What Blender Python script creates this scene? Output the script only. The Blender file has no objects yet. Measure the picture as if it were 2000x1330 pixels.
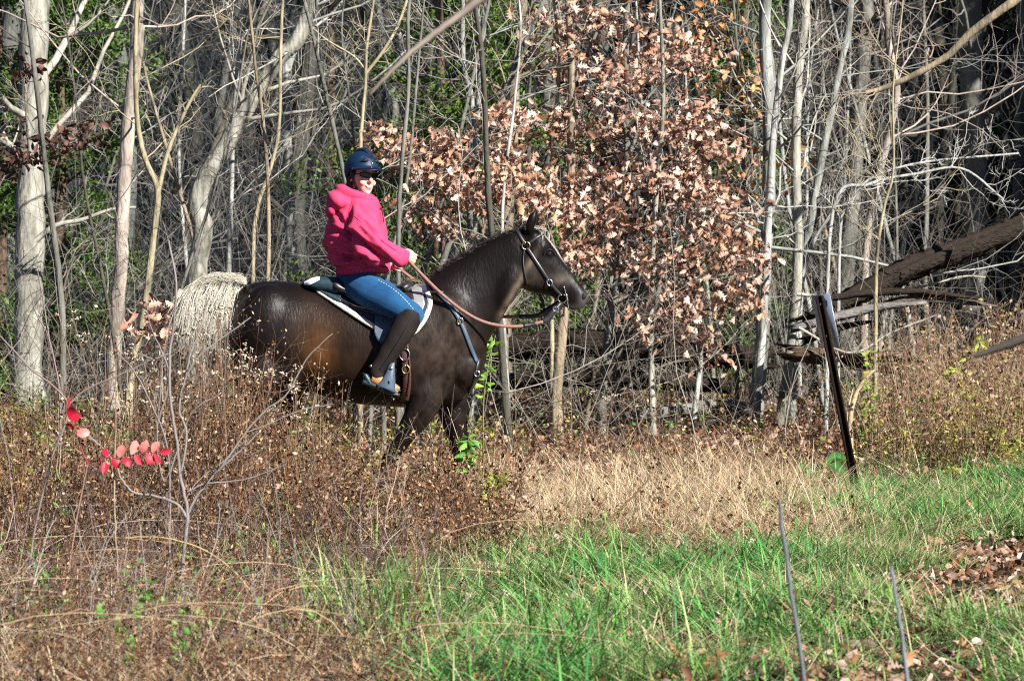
import bpy, math, random
import numpy as np
from mathutils import Vector, Matrix
from mathutils.bvhtree import BVHTree

R = math.radians
rng = np.random.default_rng(11)
random.seed(5)
scene = bpy.context.scene
COL = scene.collection

# ------------------------------------------------------------------ camera, world, sun, exposure
CAM_H, F_PX, PITCH = 1.6, 7937.0, math.atan(155.0 / 7937.0)
cam_d = bpy.data.cameras.new("camera")
cam = bpy.data.objects.new("camera", cam_d)
COL.objects.link(cam)
cam.location = (0, 0, CAM_H)
cam.rotation_euler = (math.pi / 2 - PITCH, 0, 0)
cam_d.sensor_width = 36.0
cam_d.lens = 36.0 * F_PX / 2000.0
cam_d.clip_start, cam_d.clip_end = 0.5, 3000
cam_d.dof.use_dof = True
cam_d.dof.focus_distance = 25.0
cam_d.dof.aperture_fstop = 8.0
scene.camera = cam

SUN_DIR = Vector((0.63, -0.67, 0.66)).normalized()          # towards the sun
world = bpy.data.worlds.new("World")
scene.world = world
world.use_nodes = True
wn = world.node_tree.nodes
sky = wn.new("ShaderNodeTexSky")
sky.sky_type = 'NISHITA'
sky.sun_disc = False
sky.sun_elevation = math.asin(SUN_DIR.z)
sky.air_density, sky.dust_density, sky.ozone_density = 0.4, 0.2, 1.5
sky.sun_rotation = math.atan2(SUN_DIR.x, SUN_DIR.y)
world.node_tree.links.new(sky.outputs[0], wn["Background"].inputs[0])
wn["Background"].inputs[1].default_value = 0.05
sun_d = bpy.data.lights.new("sun", 'SUN')
sun_d.energy = 5.0
sun_d.angle = R(0.5)
sun_d.color = (1.0, 0.965, 0.91)
sun = bpy.data.objects.new("sun", sun_d)
COL.objects.link(sun)
sun.rotation_euler = SUN_DIR.to_track_quat('Z', 'Y').to_euler()
sun.location = (20, -20, 30)
vs = scene.view_settings
vs.view_transform, vs.look, vs.gamma, vs.use_curve_mapping = 'Standard', 'None', 1.0, False
vs.exposure = 1.3
scene.cycles.use_denoising = False
scene.cycles.filter_width = 1.1
scene.cycles.max_bounces = 6
scene.cycles.diffuse_bounces = 1
scene.cycles.glossy_bounces = 2
scene.cycles.transmission_bounces = 2
scene.cycles.transparent_max_bounces = 4

# ------------------------------------------------------------------ helpers
def at(px, py, Y):
    """photograph pixel -> world point at depth Y"""
    c, s = math.cos(PITCH), math.sin(PITCH)
    u = 665.0 - py
    ry = c * F_PX + s * u
    rz = -s * F_PX + c * u
    t = Y / ry
    return np.array([(px - 1000.0) * t, Y, CAM_H + rz * t])

def O(px, py, d=0.0):
    """horse and rider frame: metres on the plane of the horse, d in depth"""
    p = at(px, py, 25.0)
    return np.array([p[0], 25.0 + d, p[2]])

def gz(x, y):
    x = np.asarray(x, float); y = np.asarray(y, float)
    h = 0.05 * np.sin(x * 0.9 + y * 0.35) + 0.04 * np.sin(x * 0.4 - y * 0.8 + 1.0) + 0.02 * np.sin(x * 2.3 + y * 1.7)
    h = h * np.clip(np.abs(y - 25) / 3.0, 0.15, 1)
    t = np.clip((y - 42) / 75.0, 0, 1)
    h = h + 19.0 * t * t * (3 - 2 * t)
    h = h + np.clip((y - 30) / 12.0, 0, 1) * 0.10
    return h

def pxof(P):
    P = np.asarray(P, float)
    c, s = math.cos(PITCH), math.sin(PITCH)
    dz = P[..., 2] - CAM_H
    f = P[..., 1] * c - dz * s
    u = P[..., 1] * s + dz * c
    return 1000 + F_PX * P[..., 0] / f, 665 - F_PX * u / f

def nrm(a):
    return a / np.maximum(np.linalg.norm(a, axis=-1, keepdims=True), 1e-9)

def spline(pts, n):
    p = np.asarray(pts, float)
    k = len(p)
    if k == 2:
        t = np.linspace(0, 1, n)[:, None]
        return p[0] * (1 - t) + p[1] * t
    q = np.vstack([2 * p[0] - p[1], p, 2 * p[-1] - p[-2]])
    t = np.linspace(0, k - 1 - 1e-9, n)
    i = t.astype(int); f = (t - i)[:, None]
    a, b, c, d = q[i], q[i + 1], q[i + 2], q[i + 3]
    return 0.5 * ((2 * b) + (-a + c) * f + (2 * a - 5 * b + 4 * c - d) * f ** 2 + (-a + 3 * b - 3 * c + d) * f ** 3)

class MB:
    def __init__(self):
        self.V, self.T, self.Q, self.C, self.n = [], [], [], [], 0
    def add(self, V, T=None, Q=None, C=None):
        V = np.asarray(V, float).reshape(-1, 3)
        self.V.append(V)
        if T is not None and len(T): self.T.append(np.asarray(T, int) + self.n)
        if Q is not None and len(Q): self.Q.append(np.asarray(Q, int) + self.n)
        if C is None: C = np.ones((len(V), 3))
        C = np.asarray(C, float)
        if C.ndim == 1: C = np.tile(C, (len(V), 1))
        self.C.append(C)
        self.n += len(V)
    def mesh(self, name, mats, off=(0, 0, 0), smooth=True):
        V = np.vstack(self.V) - np.asarray(off, float)
        T = np.vstack(self.T) if self.T else np.zeros((0, 3), int)
        Q = np.vstack(self.Q) if self.Q else np.zeros((0, 4), int)
        me = bpy.data.meshes.new(name)
        me.vertices.add(len(V)); me.vertices.foreach_set('co', V.astype(np.float32).ravel())
        loops = np.concatenate([T.ravel(), Q.ravel()]).astype(np.int32)
        me.loops.add(len(loops)); me.loops.foreach_set('vertex_index', loops)
        st = np.concatenate([np.arange(len(T)) * 3, len(T) * 3 + np.arange(len(Q)) * 4]).astype(np.int32)
        me.polygons.add(len(st)); me.polygons.foreach_set('loop_start', st)
        me.update(calc_edges=True)
        a = me.color_attributes.new('Col', 'FLOAT_COLOR', 'POINT')
        C = np.vstack(self.C)
        a.data.foreach_set('color', np.hstack([C, np.ones((len(C), 1))]).astype(np.float32).ravel())
        if smooth: me.polygons.foreach_set('use_smooth', np.ones(len(st), bool))
        for m in (mats if isinstance(mats, (list, tuple)) else [mats]): me.materials.append(m)
        return me

def link(name, me, parent=None, loc=None):
    o = bpy.data.objects.new(name, me)
    COL.objects.link(o)
    if parent is not None: o.parent = parent
    if loc is not None: o.location = loc
    return o

def build(name, mb, mat, parent=None, base=None, smooth=True):
    """link a mesh built in world coordinates; base = world position of its root"""
    off = (0, 0, 0)
    if parent is not None and base is None:
        r = parent; off = np.zeros(3)
        while r is not None:
            off = off + np.array(r.location); r = r.parent
    elif base is not None: off = np.asarray(base)
    o = link(name, mb.mesh(name, mat, off, smooth), parent)
    if parent is None and base is not None: o.location = Vector(base)
    return o

def tag(o, label=None, cat=None, group=None, kind=None):
    if label: o['label'] = label
    if cat: o['category'] = cat
    if group: o['group'] = group
    if kind: o['kind'] = kind
    return o

def thing(name, label, cat, loc=(0, 0, 0), group=None):
    o = bpy.data.objects.new(name, None)
    COL.objects.link(o)
    o.location = Vector([float(v) for v in loc])
    o.empty_display_size = 0.1
    return tag(o, label, cat, group)

def tubes(mb, P, Rr, sides=5, C=None, cap=False):
    P = np.asarray(P, float); Rr = np.asarray(Rr, float)
    if P.ndim == 2: P = P[None]; Rr = Rr[None]
    B, n, _ = P.shape
    T = nrm(np.gradient(P, axis=1))
    d = np.abs(P[:, -1] - P[:, 0])
    ref = np.zeros((B, 3)); ref[np.arange(B), np.argmin(d, axis=1)] = 1
    u = nrm(np.cross(T, ref[:, None, :])); v = np.cross(T, u)
    a = np.arange(sides) * 2 * np.pi / sides
    V = P[:, :, None, :] + Rr[:, :, None, None] * (u[:, :, None, :] * np.cos(a)[None, None, :, None] + v[:, :, None, :] * np.sin(a)[None, None, :, None])
    b = np.arange(B)[:, None, None] * n * sides
    i = np.arange(n - 1)[None, :, None] * sides
    j = np.arange(sides)[None, None, :]; j2 = (j + 1) % sides
    Q = np.stack([b + i + j, b + i + j2, b + i + sides + j2, b + i + sides + j], -1).reshape(-1, 4)
    if C is not None:
        C = np.asarray(C, float)
        if C.ndim == 2 and len(C) == B: C = np.repeat(C, n * sides, axis=0)
    V = V.reshape(-1, 3)
    if cap and B == 1:
        c0, c1 = len(V), len(V) + 1
        V = np.vstack([V, P[0, 0], P[0, -1]])
        T0 = [[c0, (k + 1) % sides, k] for k in range(sides)] + [[c1, (n - 1) * sides + k, (n - 1) * sides + (k + 1) % sides] for k in range(sides)]
        mb.add(V, T=T0, Q=Q, C=C)
    else:
        mb.add(V, Q=Q, C=C)

def loft(mb, cen, A, Bv, n=24, pw=2.0, res=None, C=None):
    """closed loft; cen, A, Bv (k,3): centre and two half axes; superellipse power pw"""
    S = np.hstack([np.asarray(cen, float), np.asarray(A, float), np.asarray(Bv, float)])
    S = spline(S, res or len(S) * 4)
    c, A, B_ = S[:, :3], S[:, 3:6], S[:, 6:9]
    t = np.arange(n) * 2 * np.pi / n
    ct, st = np.cos(t), np.sin(t)
    ct = np.sign(ct) * np.abs(ct) ** (2 / pw); st = np.sign(st) * np.abs(st) ** (2 / pw)
    V = c[:, None] + A[:, None] * ct[None, :, None] + B_[:, None] * st[None, :, None]
    m = len(c)
    i = np.arange(m - 1)[:, None] * n; j = np.arange(n)[None]; j2 = (j + 1) % n
    Q = np.stack([i + j, i + j2, i + n + j2, i + n + j], -1).reshape(-1, 4)
    V = np.vstack([V.reshape(-1, 3), c[0], c[-1]])
    a, b = m * n, m * n + 1
    T = [[a, (k + 1) % n, k] for k in range(n)] + [[b, (m - 1) * n + k, (m - 1) * n + (k + 1) % n] for k in range(n)]
    mb.add(V, T=T, Q=Q, C=C)

def limb(mb, pts, n=14, res=None, C=None, flat=1.0):
    """pts rows x,y,z,r ; round tube with closed ends, flat scales along world Y"""
    S = spline(pts, res or len(pts) * 5)
    P, r = S[:, :3], S[:, 3]
    T = nrm(np.gradient(P, axis=0))
    side = np.tile([0, 1.0, 0], (len(P), 1))
    side = nrm(side - T * (side * T).sum(1, keepdims=True))
    up = np.cross(T, side)
    loft(mb, P, up * r[:, None], side * r[:, None] * flat, n=n, res=len(P), C=C)

def ell(mb, c, r, rot=None, n=16, C=None):
    t = np.linspace(0, np.pi, n)
    ph = np.arange(n) * 2 * np.pi / n
    V = np.stack([np.outer(np.sin(t), np.cos(ph)), np.outer(np.sin(t), np.sin(ph)), np.outer(np.cos(t), np.ones(n))], -1)
    V[0] *= 1; V = V.reshape(-1, 3) * np.asarray(r, float)
    if rot is not None: V = V @ np.array(rot).T
    V = V + np.asarray(c, float)
    i = np.arange(n - 1)[:, None] * n; j = np.arange(n)[None]; j2 = (j + 1) % n
    Q = np.stack([i + j, i + n + j, i + n + j2, i + j2], -1).reshape(-1, 4)
    mb.add(V, Q=Q, C=C)

def rotm(axis, ang):
    return np.array(Matrix.Rotation(ang, 3, Vector(axis)))

def box(mb, c, h, rot=None, C=None):
    V = np.array([[x, y, z] for x in (-1, 1) for y in (-1, 1) for z in (-1, 1)], float) * np.asarray(h)
    if rot is not None: V = V @ np.array(rot).T
    Q = [[0, 1, 3, 2], [4, 6, 7, 5], [0, 4, 5, 1], [2, 3, 7, 6], [0, 2, 6, 4], [1, 5, 7, 3]]
    mb.add(V + np.asarray(c), Q=Q, C=C)

def fuse(mb, voxel, iters=6, factor=0.5):
    """one continuous surface out of overlapping closed shapes; returns verts, quads, tris"""
    me = mb.mesh('tmp', [], smooth=False)
    o = bpy.data.objects.new('tmp', me); COL.objects.link(o)
    m = o.modifiers.new('r', 'REMESH'); m.mode = 'VOXEL'; m.voxel_size = voxel; m.use_smooth_shade = True
    if iters:
        s = o.modifiers.new('s', 'SMOOTH'); s.factor = factor; s.iterations = iters
    dg = bpy.context.evaluated_depsgraph_get()
    me2 = bpy.data.meshes.new_from_object(o.evaluated_get(dg))
    bpy.data.objects.remove(o); bpy.data.meshes.remove(me)
    n = len(me2.vertices)
    V = np.zeros(n * 3, np.float32); me2.vertices.foreach_get('co', V)
    N = np.zeros(n * 3, np.float32); me2.vertices.foreach_get('normal', N)
    Q = [list(p.vertices) for p in me2.polygons if len(p.vertices) == 4]
    T = [list(p.vertices) for p in me2.polygons if len(p.vertices) == 3]
    bpy.data.meshes.remove(me2)
    return V.reshape(-1, 3).astype(float), N.reshape(-1, 3).astype(float), Q, T

def wave3(P, k, seed, oct=3):
    """cheap smooth noise from sums of sines, about -1..1"""
    r = np.random.default_rng(seed); s = np.zeros(len(P)); a = 1.0; tot = 0
    for _ in range(oct):
        w = np.zeros(len(P))
        for _ in range(4):
            d = nrm(r.normal(size=3)) * k * r.uniform(0.7, 1.4)
            w += np.sin(P @ d + r.uniform(0, 6.28))
        s += a * w / 2.2; tot += a; a *= 0.5; k *= 2.0
    return s / tot

# ------------------------------------------------------------------ materials
def mat(name, base=(0.5, 0.5, 0.5), rough=0.7, attr=False, objcol=False, noise=None, bump=None, trans=0.0, spec=0.3, metal=0.0, sheen=0.0, var=0.35, coat=0.0):
    """noise = (scale, (r,g,b) second colour, amount) ; bump = (scale, strength, distance, stretch)"""
    m = bpy.data.materials.new(name); m.use_nodes = True
    nt = m.node_tree; N = nt.nodes; L = nt.links
    bs = N["Principled BSDF"]
    bs.inputs['Roughness'].default_value = rough
    bs.inputs['Specular IOR Level'].default_value = spec
    bs.inputs['Metallic'].default_value = metal
    if sheen:
        bs.inputs['Sheen Weight'].default_value = sheen
        bs.inputs['Sheen Roughness'].default_value = 0.4
    if coat: bs.inputs['Coat Weight'].default_value = coat
    src = None
    if attr:
        a = N.new("ShaderNodeAttribute"); a.attribute_name = 'Col'; src = a.outputs['Color']
    elif objcol:
        a = N.new("ShaderNodeObjectInfo"); src = a.outputs['Color']
    else:
        a = N.new("ShaderNodeRGB"); a.outputs[0].default_value = (*base, 1); src = a.outputs[0]
    tc = N.new("ShaderNodeNewGeometry")
    if noise:
        mp = N.new("ShaderNodeMapping"); L.new(tc.outputs['Position'], mp.inputs[0])
        st = noise[3] if len(noise) > 3 else (1, 1, 1)
        mp.inputs['Scale'].default_value = st
        nz = N.new("ShaderNodeTexNoise"); nz.inputs['Scale'].default_value = noise[0]; nz.inputs['Detail'].default_value = 6
        nz.inputs['Roughness'].default_value = 0.65
        L.new(mp.outputs[0], nz.inputs['Vector'])
        rp = N.new("ShaderNodeValToRGB"); rp.color_ramp.elements[0].position = 0.35; rp.color_ramp.elements[1].position = 0.68
        L.new(nz.outputs['Fac'], rp.inputs[0])
        ma = N.new("ShaderNodeMath"); ma.operation = 'MULTIPLY'; ma.inputs[1].default_value = noise[2]
        L.new(rp.outputs[0], ma.inputs[0])
        mx = N.new("ShaderNodeMix"); mx.data_type = 'RGBA'
        L.new(ma.outputs[0], mx.inputs['Factor']); L.new(src, mx.inputs[6]); mx.inputs[7].default_value = (*noise[1], 1)
        src = mx.outputs[2]
    L.new(src, bs.inputs['Base Color'])
    if bump:
        mp = N.new("ShaderNodeMapping"); L.new(tc.outputs['Position'], mp.inputs[0])
        mp.inputs['Scale'].default_value = bump[3] if len(bump) > 3 else (1, 1, 1)
        nz = N.new("ShaderNodeTexNoise"); nz.inputs['Scale'].default_value = bump[0]; nz.inputs['Detail'].default_value = 5
        L.new(mp.outputs[0], nz.inputs['Vector'])
        bp = N.new("ShaderNodeBump"); bp.inputs['Strength'].default_value = bump[1]; bp.inputs['Distance'].default_value = bump[2]
        L.new(nz.outputs['Fac'], bp.inputs['Height']); L.new(bp.outputs[0], bs.inputs['Normal'])
    if trans:
        out = N["Material Output"]
        tr = N.new("ShaderNodeBsdfTranslucent"); L.new(src, tr.inputs[0])
        ms = N.new("ShaderNodeMixShader"); ms.inputs[0].default_value = trans
        L.new(bs.outputs[0], ms.inputs[1]); L.new(tr.outputs[0], ms.inputs[2]); L.new(ms.outputs[0], out.inputs[0])
    return m

M = {}
M['bark'] = mat('bark', objcol=True, rough=0.9, spec=0.15, noise=(5.0, (0.055, 0.055, 0.038), 0.85, (2.2, 2.2, 0.55)), bump=(28, 0.7, 0.02, (1.5, 1.5, 0.3)))
M['twig'] = mat('twig', objcol=True, rough=0.85, spec=0.2, noise=(6.0, (0.09, 0.07, 0.055), 0.6))
M['log'] = mat('log_wood', objcol=True, rough=0.95, spec=0.1, noise=(4.0, (0.03, 0.022, 0.016), 0.8, (0.5, 2.5, 4.0)), bump=(18, 1.0, 0.05, (0.25, 2.0, 2.5)))
M['leaf'] = mat('dry_leaf', attr=True, rough=0.55, spec=0.35, trans=0.10)
M['grass'] = mat('grass_blade', attr=True, rough=0.55, spec=0.35, trans=0.25)
M['weed'] = mat('weed_stem', attr=True, rough=0.85, spec=0.15)
M['green'] = mat('green_leaf', attr=True, rough=0.5, spec=0.4, trans=0.35)
M['ground'] = mat('leafy_soil', base=(0.045, 0.032, 0.023), rough=0.95, spec=0.05, noise=(7.0, (0.075, 0.052, 0.038), 0.8), bump=(30, 1.0, 0.04))
M["rust"] = mat("rusty_steel", base=(0.009, 0.0065, 0.006), rough=0.9, spec=0.05, noise=(30, (0.03, 0.014, 0.009), 0.5))
M['plate'] = mat('grey_plate', base=(0.30, 0.36, 0.46), rough=0.35, spec=0.5, metal=0.35, noise=(20, (0.2, 0.22, 0.27), 0.5))

M['hill'] = mat('shade_toned_forest_floor', base=(0.018, 0.019, 0.021), rough=1.0, spec=0.02, noise=(3.0, (0.034, 0.033, 0.032), 0.8), bump=(12, 1.0, 0.08))  # deep woods shade is put into this floor colour

# ------------------------------------------------------------------ terrain
xs = np.concatenate([np.linspace(-260, -14, 20), np.linspace(-13, 13, 79), np.linspace(14, 260, 20)])
ys = np.concatenate([np.linspace(-120, 8, 8), np.linspace(9, 46, 100), np.linspace(48, 120, 37), np.linspace(130, 900, 12)])
GX, GY = np.meshgrid(xs, ys)
GZ = gz(GX, GY)
mb = MB()
nx, ny = len(xs), len(ys)
def sheet(name, r0, r1, m):
    mb = MB(); k = r1 - r0
    i = np.arange(k - 1)[:, None] * nx; j = np.arange(nx - 1)[None]
    mb.add(np.stack([GX[r0:r1], GY[r0:r1], GZ[r0:r1]], -1).reshape(-1, 3), Q=np.stack([i + j, i + j + 1, i + nx + j + 1, i + nx + j], -1).reshape(-1, 4))
    tag(build(name, mb, m), kind='structure')
edge_row = int(np.searchsorted(ys, 44))
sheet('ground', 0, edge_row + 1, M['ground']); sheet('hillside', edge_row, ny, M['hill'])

# ------------------------------------------------------------------ trees
def grow(P, Rr, count, t0, t1, ang, lenr, n, wob, up, rr, g, tip=0.25, absmin=0.0, flat=None):
    """branches on a batch of parents P(B,n,3), Rr(B,n); returns child batch"""
    B, m, _ = P.shape
    k = B * count
    pi = np.repeat(np.arange(B), count)
    t = g.uniform(t0, t1, k) * (m - 1 - 1e-6)
    a = t.astype(int); f = (t - a)
    p0 = P[pi, a] * (1 - f)[:, None] + P[pi, a + 1] * f[:, None]
    r0 = (Rr[pi, a] * (1 - f) + Rr[pi, a + 1] * f) * rr
    r0 = np.maximum(r0 * g.uniform(0.6, 1.1, k), absmin)
    tan = nrm(P[pi, a + 1] - P[pi, a])
    perp = nrm(np.cross(tan, g.normal(size=(k, 3))))
    an = np.radians(g.uniform(*ang, k))[:, None]
    d = nrm(tan * np.cos(an) + perp * np.sin(an))
    plen = np.linalg.norm(np.diff(P, axis=1), axis=2).sum(1)[pi]
    ln = plen * g.uniform(*lenr, k) * (1 - 0.45 * t / (m - 1))
    pts = [p0]; step = (ln / (n - 1))[:, None]
    for s in range(n - 1):
        d = nrm(d + g.normal(size=(k, 3)) * wob + np.array([0, 0, up]))
        pts.append(pts[-1] + d * step)
    Pn = np.stack(pts, 1)
    Rn = r0[:, None] * np.linspace(1, tip, n)[None]
    return Pn, Rn

BARK = {'pale': (0.40, 0.385, 0.325), 'grey': (0.33, 0.34, 0.315), 'tan': (0.33, 0.255, 0.175), 'pink': (0.46, 0.38, 0.325), 'dark': (0.10, 0.09, 0.075), 'yellow': (0.42, 0.36, 0.23), 'mid': (0.19, 0.185, 0.165), 'white': (0.50, 0.50, 0.47)}

def tree_mesh(path, rad, seed, dens=1.0, lv=3, b0=0.12, sides=9, l1=14, up=0.06, knob=0.05):
    g = np.random.default_rng(seed)
    S = spline(np.hstack([path, np.asarray(rad)[:, None]]), max(18, len(path) * 5))
    P, r = S[:, :3], np.maximum(S[:, 3], 0.004)
    tr = MB()
    nP = np.linspace(0, 1, len(P))
    P = P + g.normal(size=P.shape) * (r[:, None] * knob) * [1, 1, 0]
    tubes(tr, P, r * (1 + g.normal(size=len(r)) * 0.03), sides)
    br = MB()
    P1, R1 = grow(P[None], r[None], max(3, int(l1 * dens)), b0, 0.97, (35, 85), (0.12, 0.34), 8, 0.17, up, 0.30, g, absmin=0.0045)
    tubes(br, P1, R1, 5)
    P2, R2 = grow(P1, R1, max(2, int(5 * dens)), 0.15, 0.95, (25, 70), (0.25, 0.6), 6, 0.2, up, 0.6, g, absmin=0.0035)
    tubes(br, P2, R2, 4)
    if lv >= 3:
        P3, R3 = grow(P2, R2, 3, 0.15, 0.95, (25, 65), (0.25, 0.6), 4, 0.2, up * 0.6, 0.7, g, absmin=0.0026)
        tubes(br, P3, R3, 3)
    return tr, br, P

def named_tree(name, label, Y, pts, w0, w1, tone, seed, height=8.5, group=None, cat='tree', extra=None, dens=1.0, b0=0.12, l1=14, up=0.06, twig=None, lv=3, depth_lean=0.0):
    """pts: photograph pixels from the lowest visible point upward; w0,w1 pixel widths"""
    n = len(pts)
    pp = [at(x, y, Y + depth_lean * k) for k, (x, y) in enumerate(pts)]
    lo = pp[0].copy()
    base = np.array([lo[0] - 0.15 * (pp[1][0] - lo[0]), lo[1], float(gz(lo[0], lo[1])) - 0.08])
    path = [base] + ([p for p in pp] if lo[2] - base[2] > 0.25 else pp[1:])
    px2m = Y / F_PX
    fr = np.linspace(0, 1, len(path))
    rad = list((w0 * (1 - fr) + w1 * fr) * px2m * 0.5)
    rad[0] *= 1.3
    if height and path[-1][2] < height:
        d = nrm(path[-1] - path[-2]); d = nrm(d * 0.6 + np.array([0, 0, 0.7]))
        g = np.random.default_rng(seed + 1)
        rest = height - path[-1][2]
        for q in (0.33, 0.66, 1.0):
            path.append(path[-1] + nrm(d + g.normal(size=3) * 0.12) * rest * 0.36)
            rad.append(rad[len(rad) - 1] * 0.72)
    tr, br, P = tree_mesh(np.array(path), rad, seed, dens, lv, b0, l1=l1, up=up)
    root = thing(name, label, cat, base + [0, 0, 0.08], group)
    a = build('trunk', tr, M['bark'], root); a.color = (*BARK[tone], 1)
    if extra:
        for e in extra:                      # explicit limbs: (Y, [(px,py)..], w0, w1)
            q = np.array([at(x, y, e[0]) for x, y in e[1]])
            q = spline(q, 14)
            rr = np.linspace(e[2], e[3], 14) * e[0] / F_PX * 0.5
            tubes(br, q, rr, 6)
            g = np.random.default_rng(seed + 7)
            Pq, Rq = grow(q[None], rr[None], 7, 0.2, 0.98, (25, 65), (0.15, 0.4), 6, 0.2, 0.03, 0.5, g, absmin=0.003)
            tubes(br, Pq, Rq, 4)
            Pq, Rq = grow(Pq, Rq, 3, 0.2, 0.98, (25, 65), (0.3, 0.6), 4, 0.2, 0.03, 0.6, g, absmin=0.0025)
            tubes(br, Pq, Rq, 3)
    b = build('crown', br, M['twig'], root)
    t = twig or BARK[tone]; b.color = (*t, 1)
    return root

TW = (0.34, 0.32, 0.28)
DK = (0.10, 0.085, 0.075)
named_tree('tree', 'thick pale mossy trunk at the left edge of the woods', 38, [(55, 700), (57, 520), (60, 350), (66, 180), (70, 0)], 60, 56, 'pale', 101, 11, b0=0.35, l1=10,
           extra=[(37.4, [(70, 470), (110, 440), (160, 430), (215, 410), (265, 405)], 12, 5)])
named_tree('tree', 'pinkish white slim trunk second from the left edge', 36, [(222, 700), (236, 520), (241, 400), (248, 280), (257, 180), (270, 60), (268, 0)], 30, 26, 'pink', 102, 10, b0=0.35, l1=10)
named_tree('sapling', 'yellowish leaning sapling with a wide fork left of the horse tail', 33, [(255, 735), (280, 620), (298, 480), (308, 375), (285, 315), (268, 230), (265, 60)], 17, 9, 'yellow', 103, 5.5, l1=8, b0=0.5,
           extra=[(33, [(308, 380), (330, 290), (368, 205), (392, 165)], 10, 5)], twig=BARK['yellow'])
named_tree('tree', 'crooked pale trunk rising right behind the horse tail', 37, [(383, 560), (396, 450), (385, 405), (402, 345), (445, 280), (485, 205), (545, 115), (600, 30)], 44, 30, 'pale', 104, 9, b0=0.3, l1=9)
named_tree('sapling', 'straight chalky white stem just above the croup', 38, [(447, 560), (449, 460), (452, 380), (456, 240), (470, 60)], 12, 8, 'white', 105, 6, b0=0.3)
named_tree('sapling', 'thin whip stem bending left above the saddle bag', 35, [(494, 560), (500, 420), (528, 330), (545, 250), (548, 100), (552, 0)], 9, 6, 'yellow', 106, 6, b0=0.3, l1=9)
named_tree('tree', 'pale birch like trunk left of the rider back, top leaning right', 41, [(572, 560), (566, 420), (560, 280), (558, 150), (585, 70), (615, 0)], 24, 18, 'white', 107, 10, b0=0.3)
named_tree('sapling', 'olive sapling rising straight above the riding helmet', 32, [(704, 330), (706, 250), (714, 160), (716, 95)], 9, 6, 'yellow', 108, 5, b0=0.45, l1=6,
           extra=[(32, [(714, 145), (745, 105), (775, 55), (795, 0)], 7, 6), (32, [(716, 140), (690, 110), (640, 80), (610, 55)], 4, 3)])
named_tree('tree', 'grey twin stem, left one, between helmet and russet oak', 35, [(918, 480), (916, 320), (922, 200), (906, 130), (904, 0)], 12, 9, 'grey', 109, 8, b0=0.3)
named_tree('tree', 'grey twin stem, right one, between helmet and russet oak', 35.5, [(926, 480), (928, 320), (936, 170), (946, 0)], 15, 10, 'grey', 110, 8, b0=0.3)
named_tree('tree', 'smooth tan trunk directly behind the horse neck', 37, [(985, 520), (991, 420), (1000, 300), (1005, 160), (1020, 0)], 28, 20, 'tan', 111, 9, b0=0.35)
named_tree('sapling', 'slim grey stem touching the right side of the helmet', 30, [(778, 500), (784, 330), (798, 170), (800, 0)], 10, 7, 'mid', 112, 6, b0=0.4, l1=6)
named_tree('sapling', 'tan stem standing left of the horse ear tips', 34, [(1078, 620), (1077, 420), (1080, 270), (1092, 120)], 10, 7, 'yellow', 113, 6, b0=0.4, l1=7)
named_tree('tree', 'furrowed grey trunk at the left of the right hand clump', 35.5, [(1470, 850), (1480, 760), (1490, 640), (1495, 500), (1501, 400), (1502, 200), (1496, 0)], 30, 24, 'grey', 114, 9, b0=0.3)
named_tree('tree', 'slender pale stem crossing the furrowed grey trunk', 35, [(1478, 800), (1490, 640), (1500, 460), (1508, 300), (1526, 130), (1546, 0)], 18, 12, 'white', 115, 8, b0=0.3)
named_tree('tree', 'pale straight trunk in the middle of the right hand clump', 36, [(1522, 820), (1544, 690), (1555, 570), (1559, 470), (1555, 370), (1556, 240), (1561, 120), (1575, 0)], 22, 18, 'pale', 116, 9, b0=0.28, extra=[(35.6, [(1556, 574), (1640, 582), (1720, 572), (1800, 560), (1880, 540), (1925, 542)], 8, 3), (33.4, [(1560, 640), (1660, 690), (1740, 650), (1830, 615)], 6, 3)])
named_tree('tree', 'grey stem leaning right above the sign post', 36.3, [(1546, 815), (1552, 640), (1562, 560), (1577, 470), (1592, 380), (1612, 275), (1627, 200), (1642, 125), (1662, 0)], 19, 13, 'grey', 117, 9, b0=0.28,
           extra=[(36.2, [(1566, 540), (1590, 470), (1622, 420), (1650, 370)], 9, 5)])
named_tree('tree', 'brown barked trunk half hidden behind the leaning log', 40, [(1650, 560), (1664, 400), (1672, 310), (1680, 200), (1690, 60), (1692, 0)], 34, 26, 'mid', 118, 10, b0=0.3)
named_tree('tree', 'pinkish zigzag trunk right of the sign post top', 39, [(1690, 520), (1706, 390), (1722, 320), (1742, 240), (1752, 175), (1736, 90), (1730, 0)], 16, 13, 'pink', 119, 9, b0=0.3)
named_tree('tree', 'stout rough barked trunk near the right edge above the leaning log', 42, [(1902, 560), (1904, 400), (1902, 250), (1898, 100), (1894, 0)], 54, 48, 'mid', 120, 12, b0=0.3)
named_tree('tree', 'grey trunk at the far right edge of the woods', 44, [(1985, 560), (1990, 300), (1996, 0)], 24, 20, 'mid', 121, 10, b0=0.3)
named_tree('sapling', 'yellow stemmed sapling in front of the leaning log', 33, [(1710, 640), (1711, 560), (1715, 480), (1728, 400), (1745, 330)], 9, 5, 'yellow', 122, 4.2, b0=0.3, l1=8)
named_tree('tree', 'straight tan stem below the horse muzzle', 34, [(1090, 850), (1086, 780), (1094, 690), (1101, 610), (1112, 480)], 25, 18, 'tan', 123, 6.5, b0=0.35, l1=7)
named_tree('sapling', 'white sapling with a kink below the russet oak', 35, [(1351, 850), (1362, 760), (1369, 700), (1357, 640), (1352, 560)], 11, 8, 'white', 124, 5, b0=0.3, l1=7)
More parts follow.
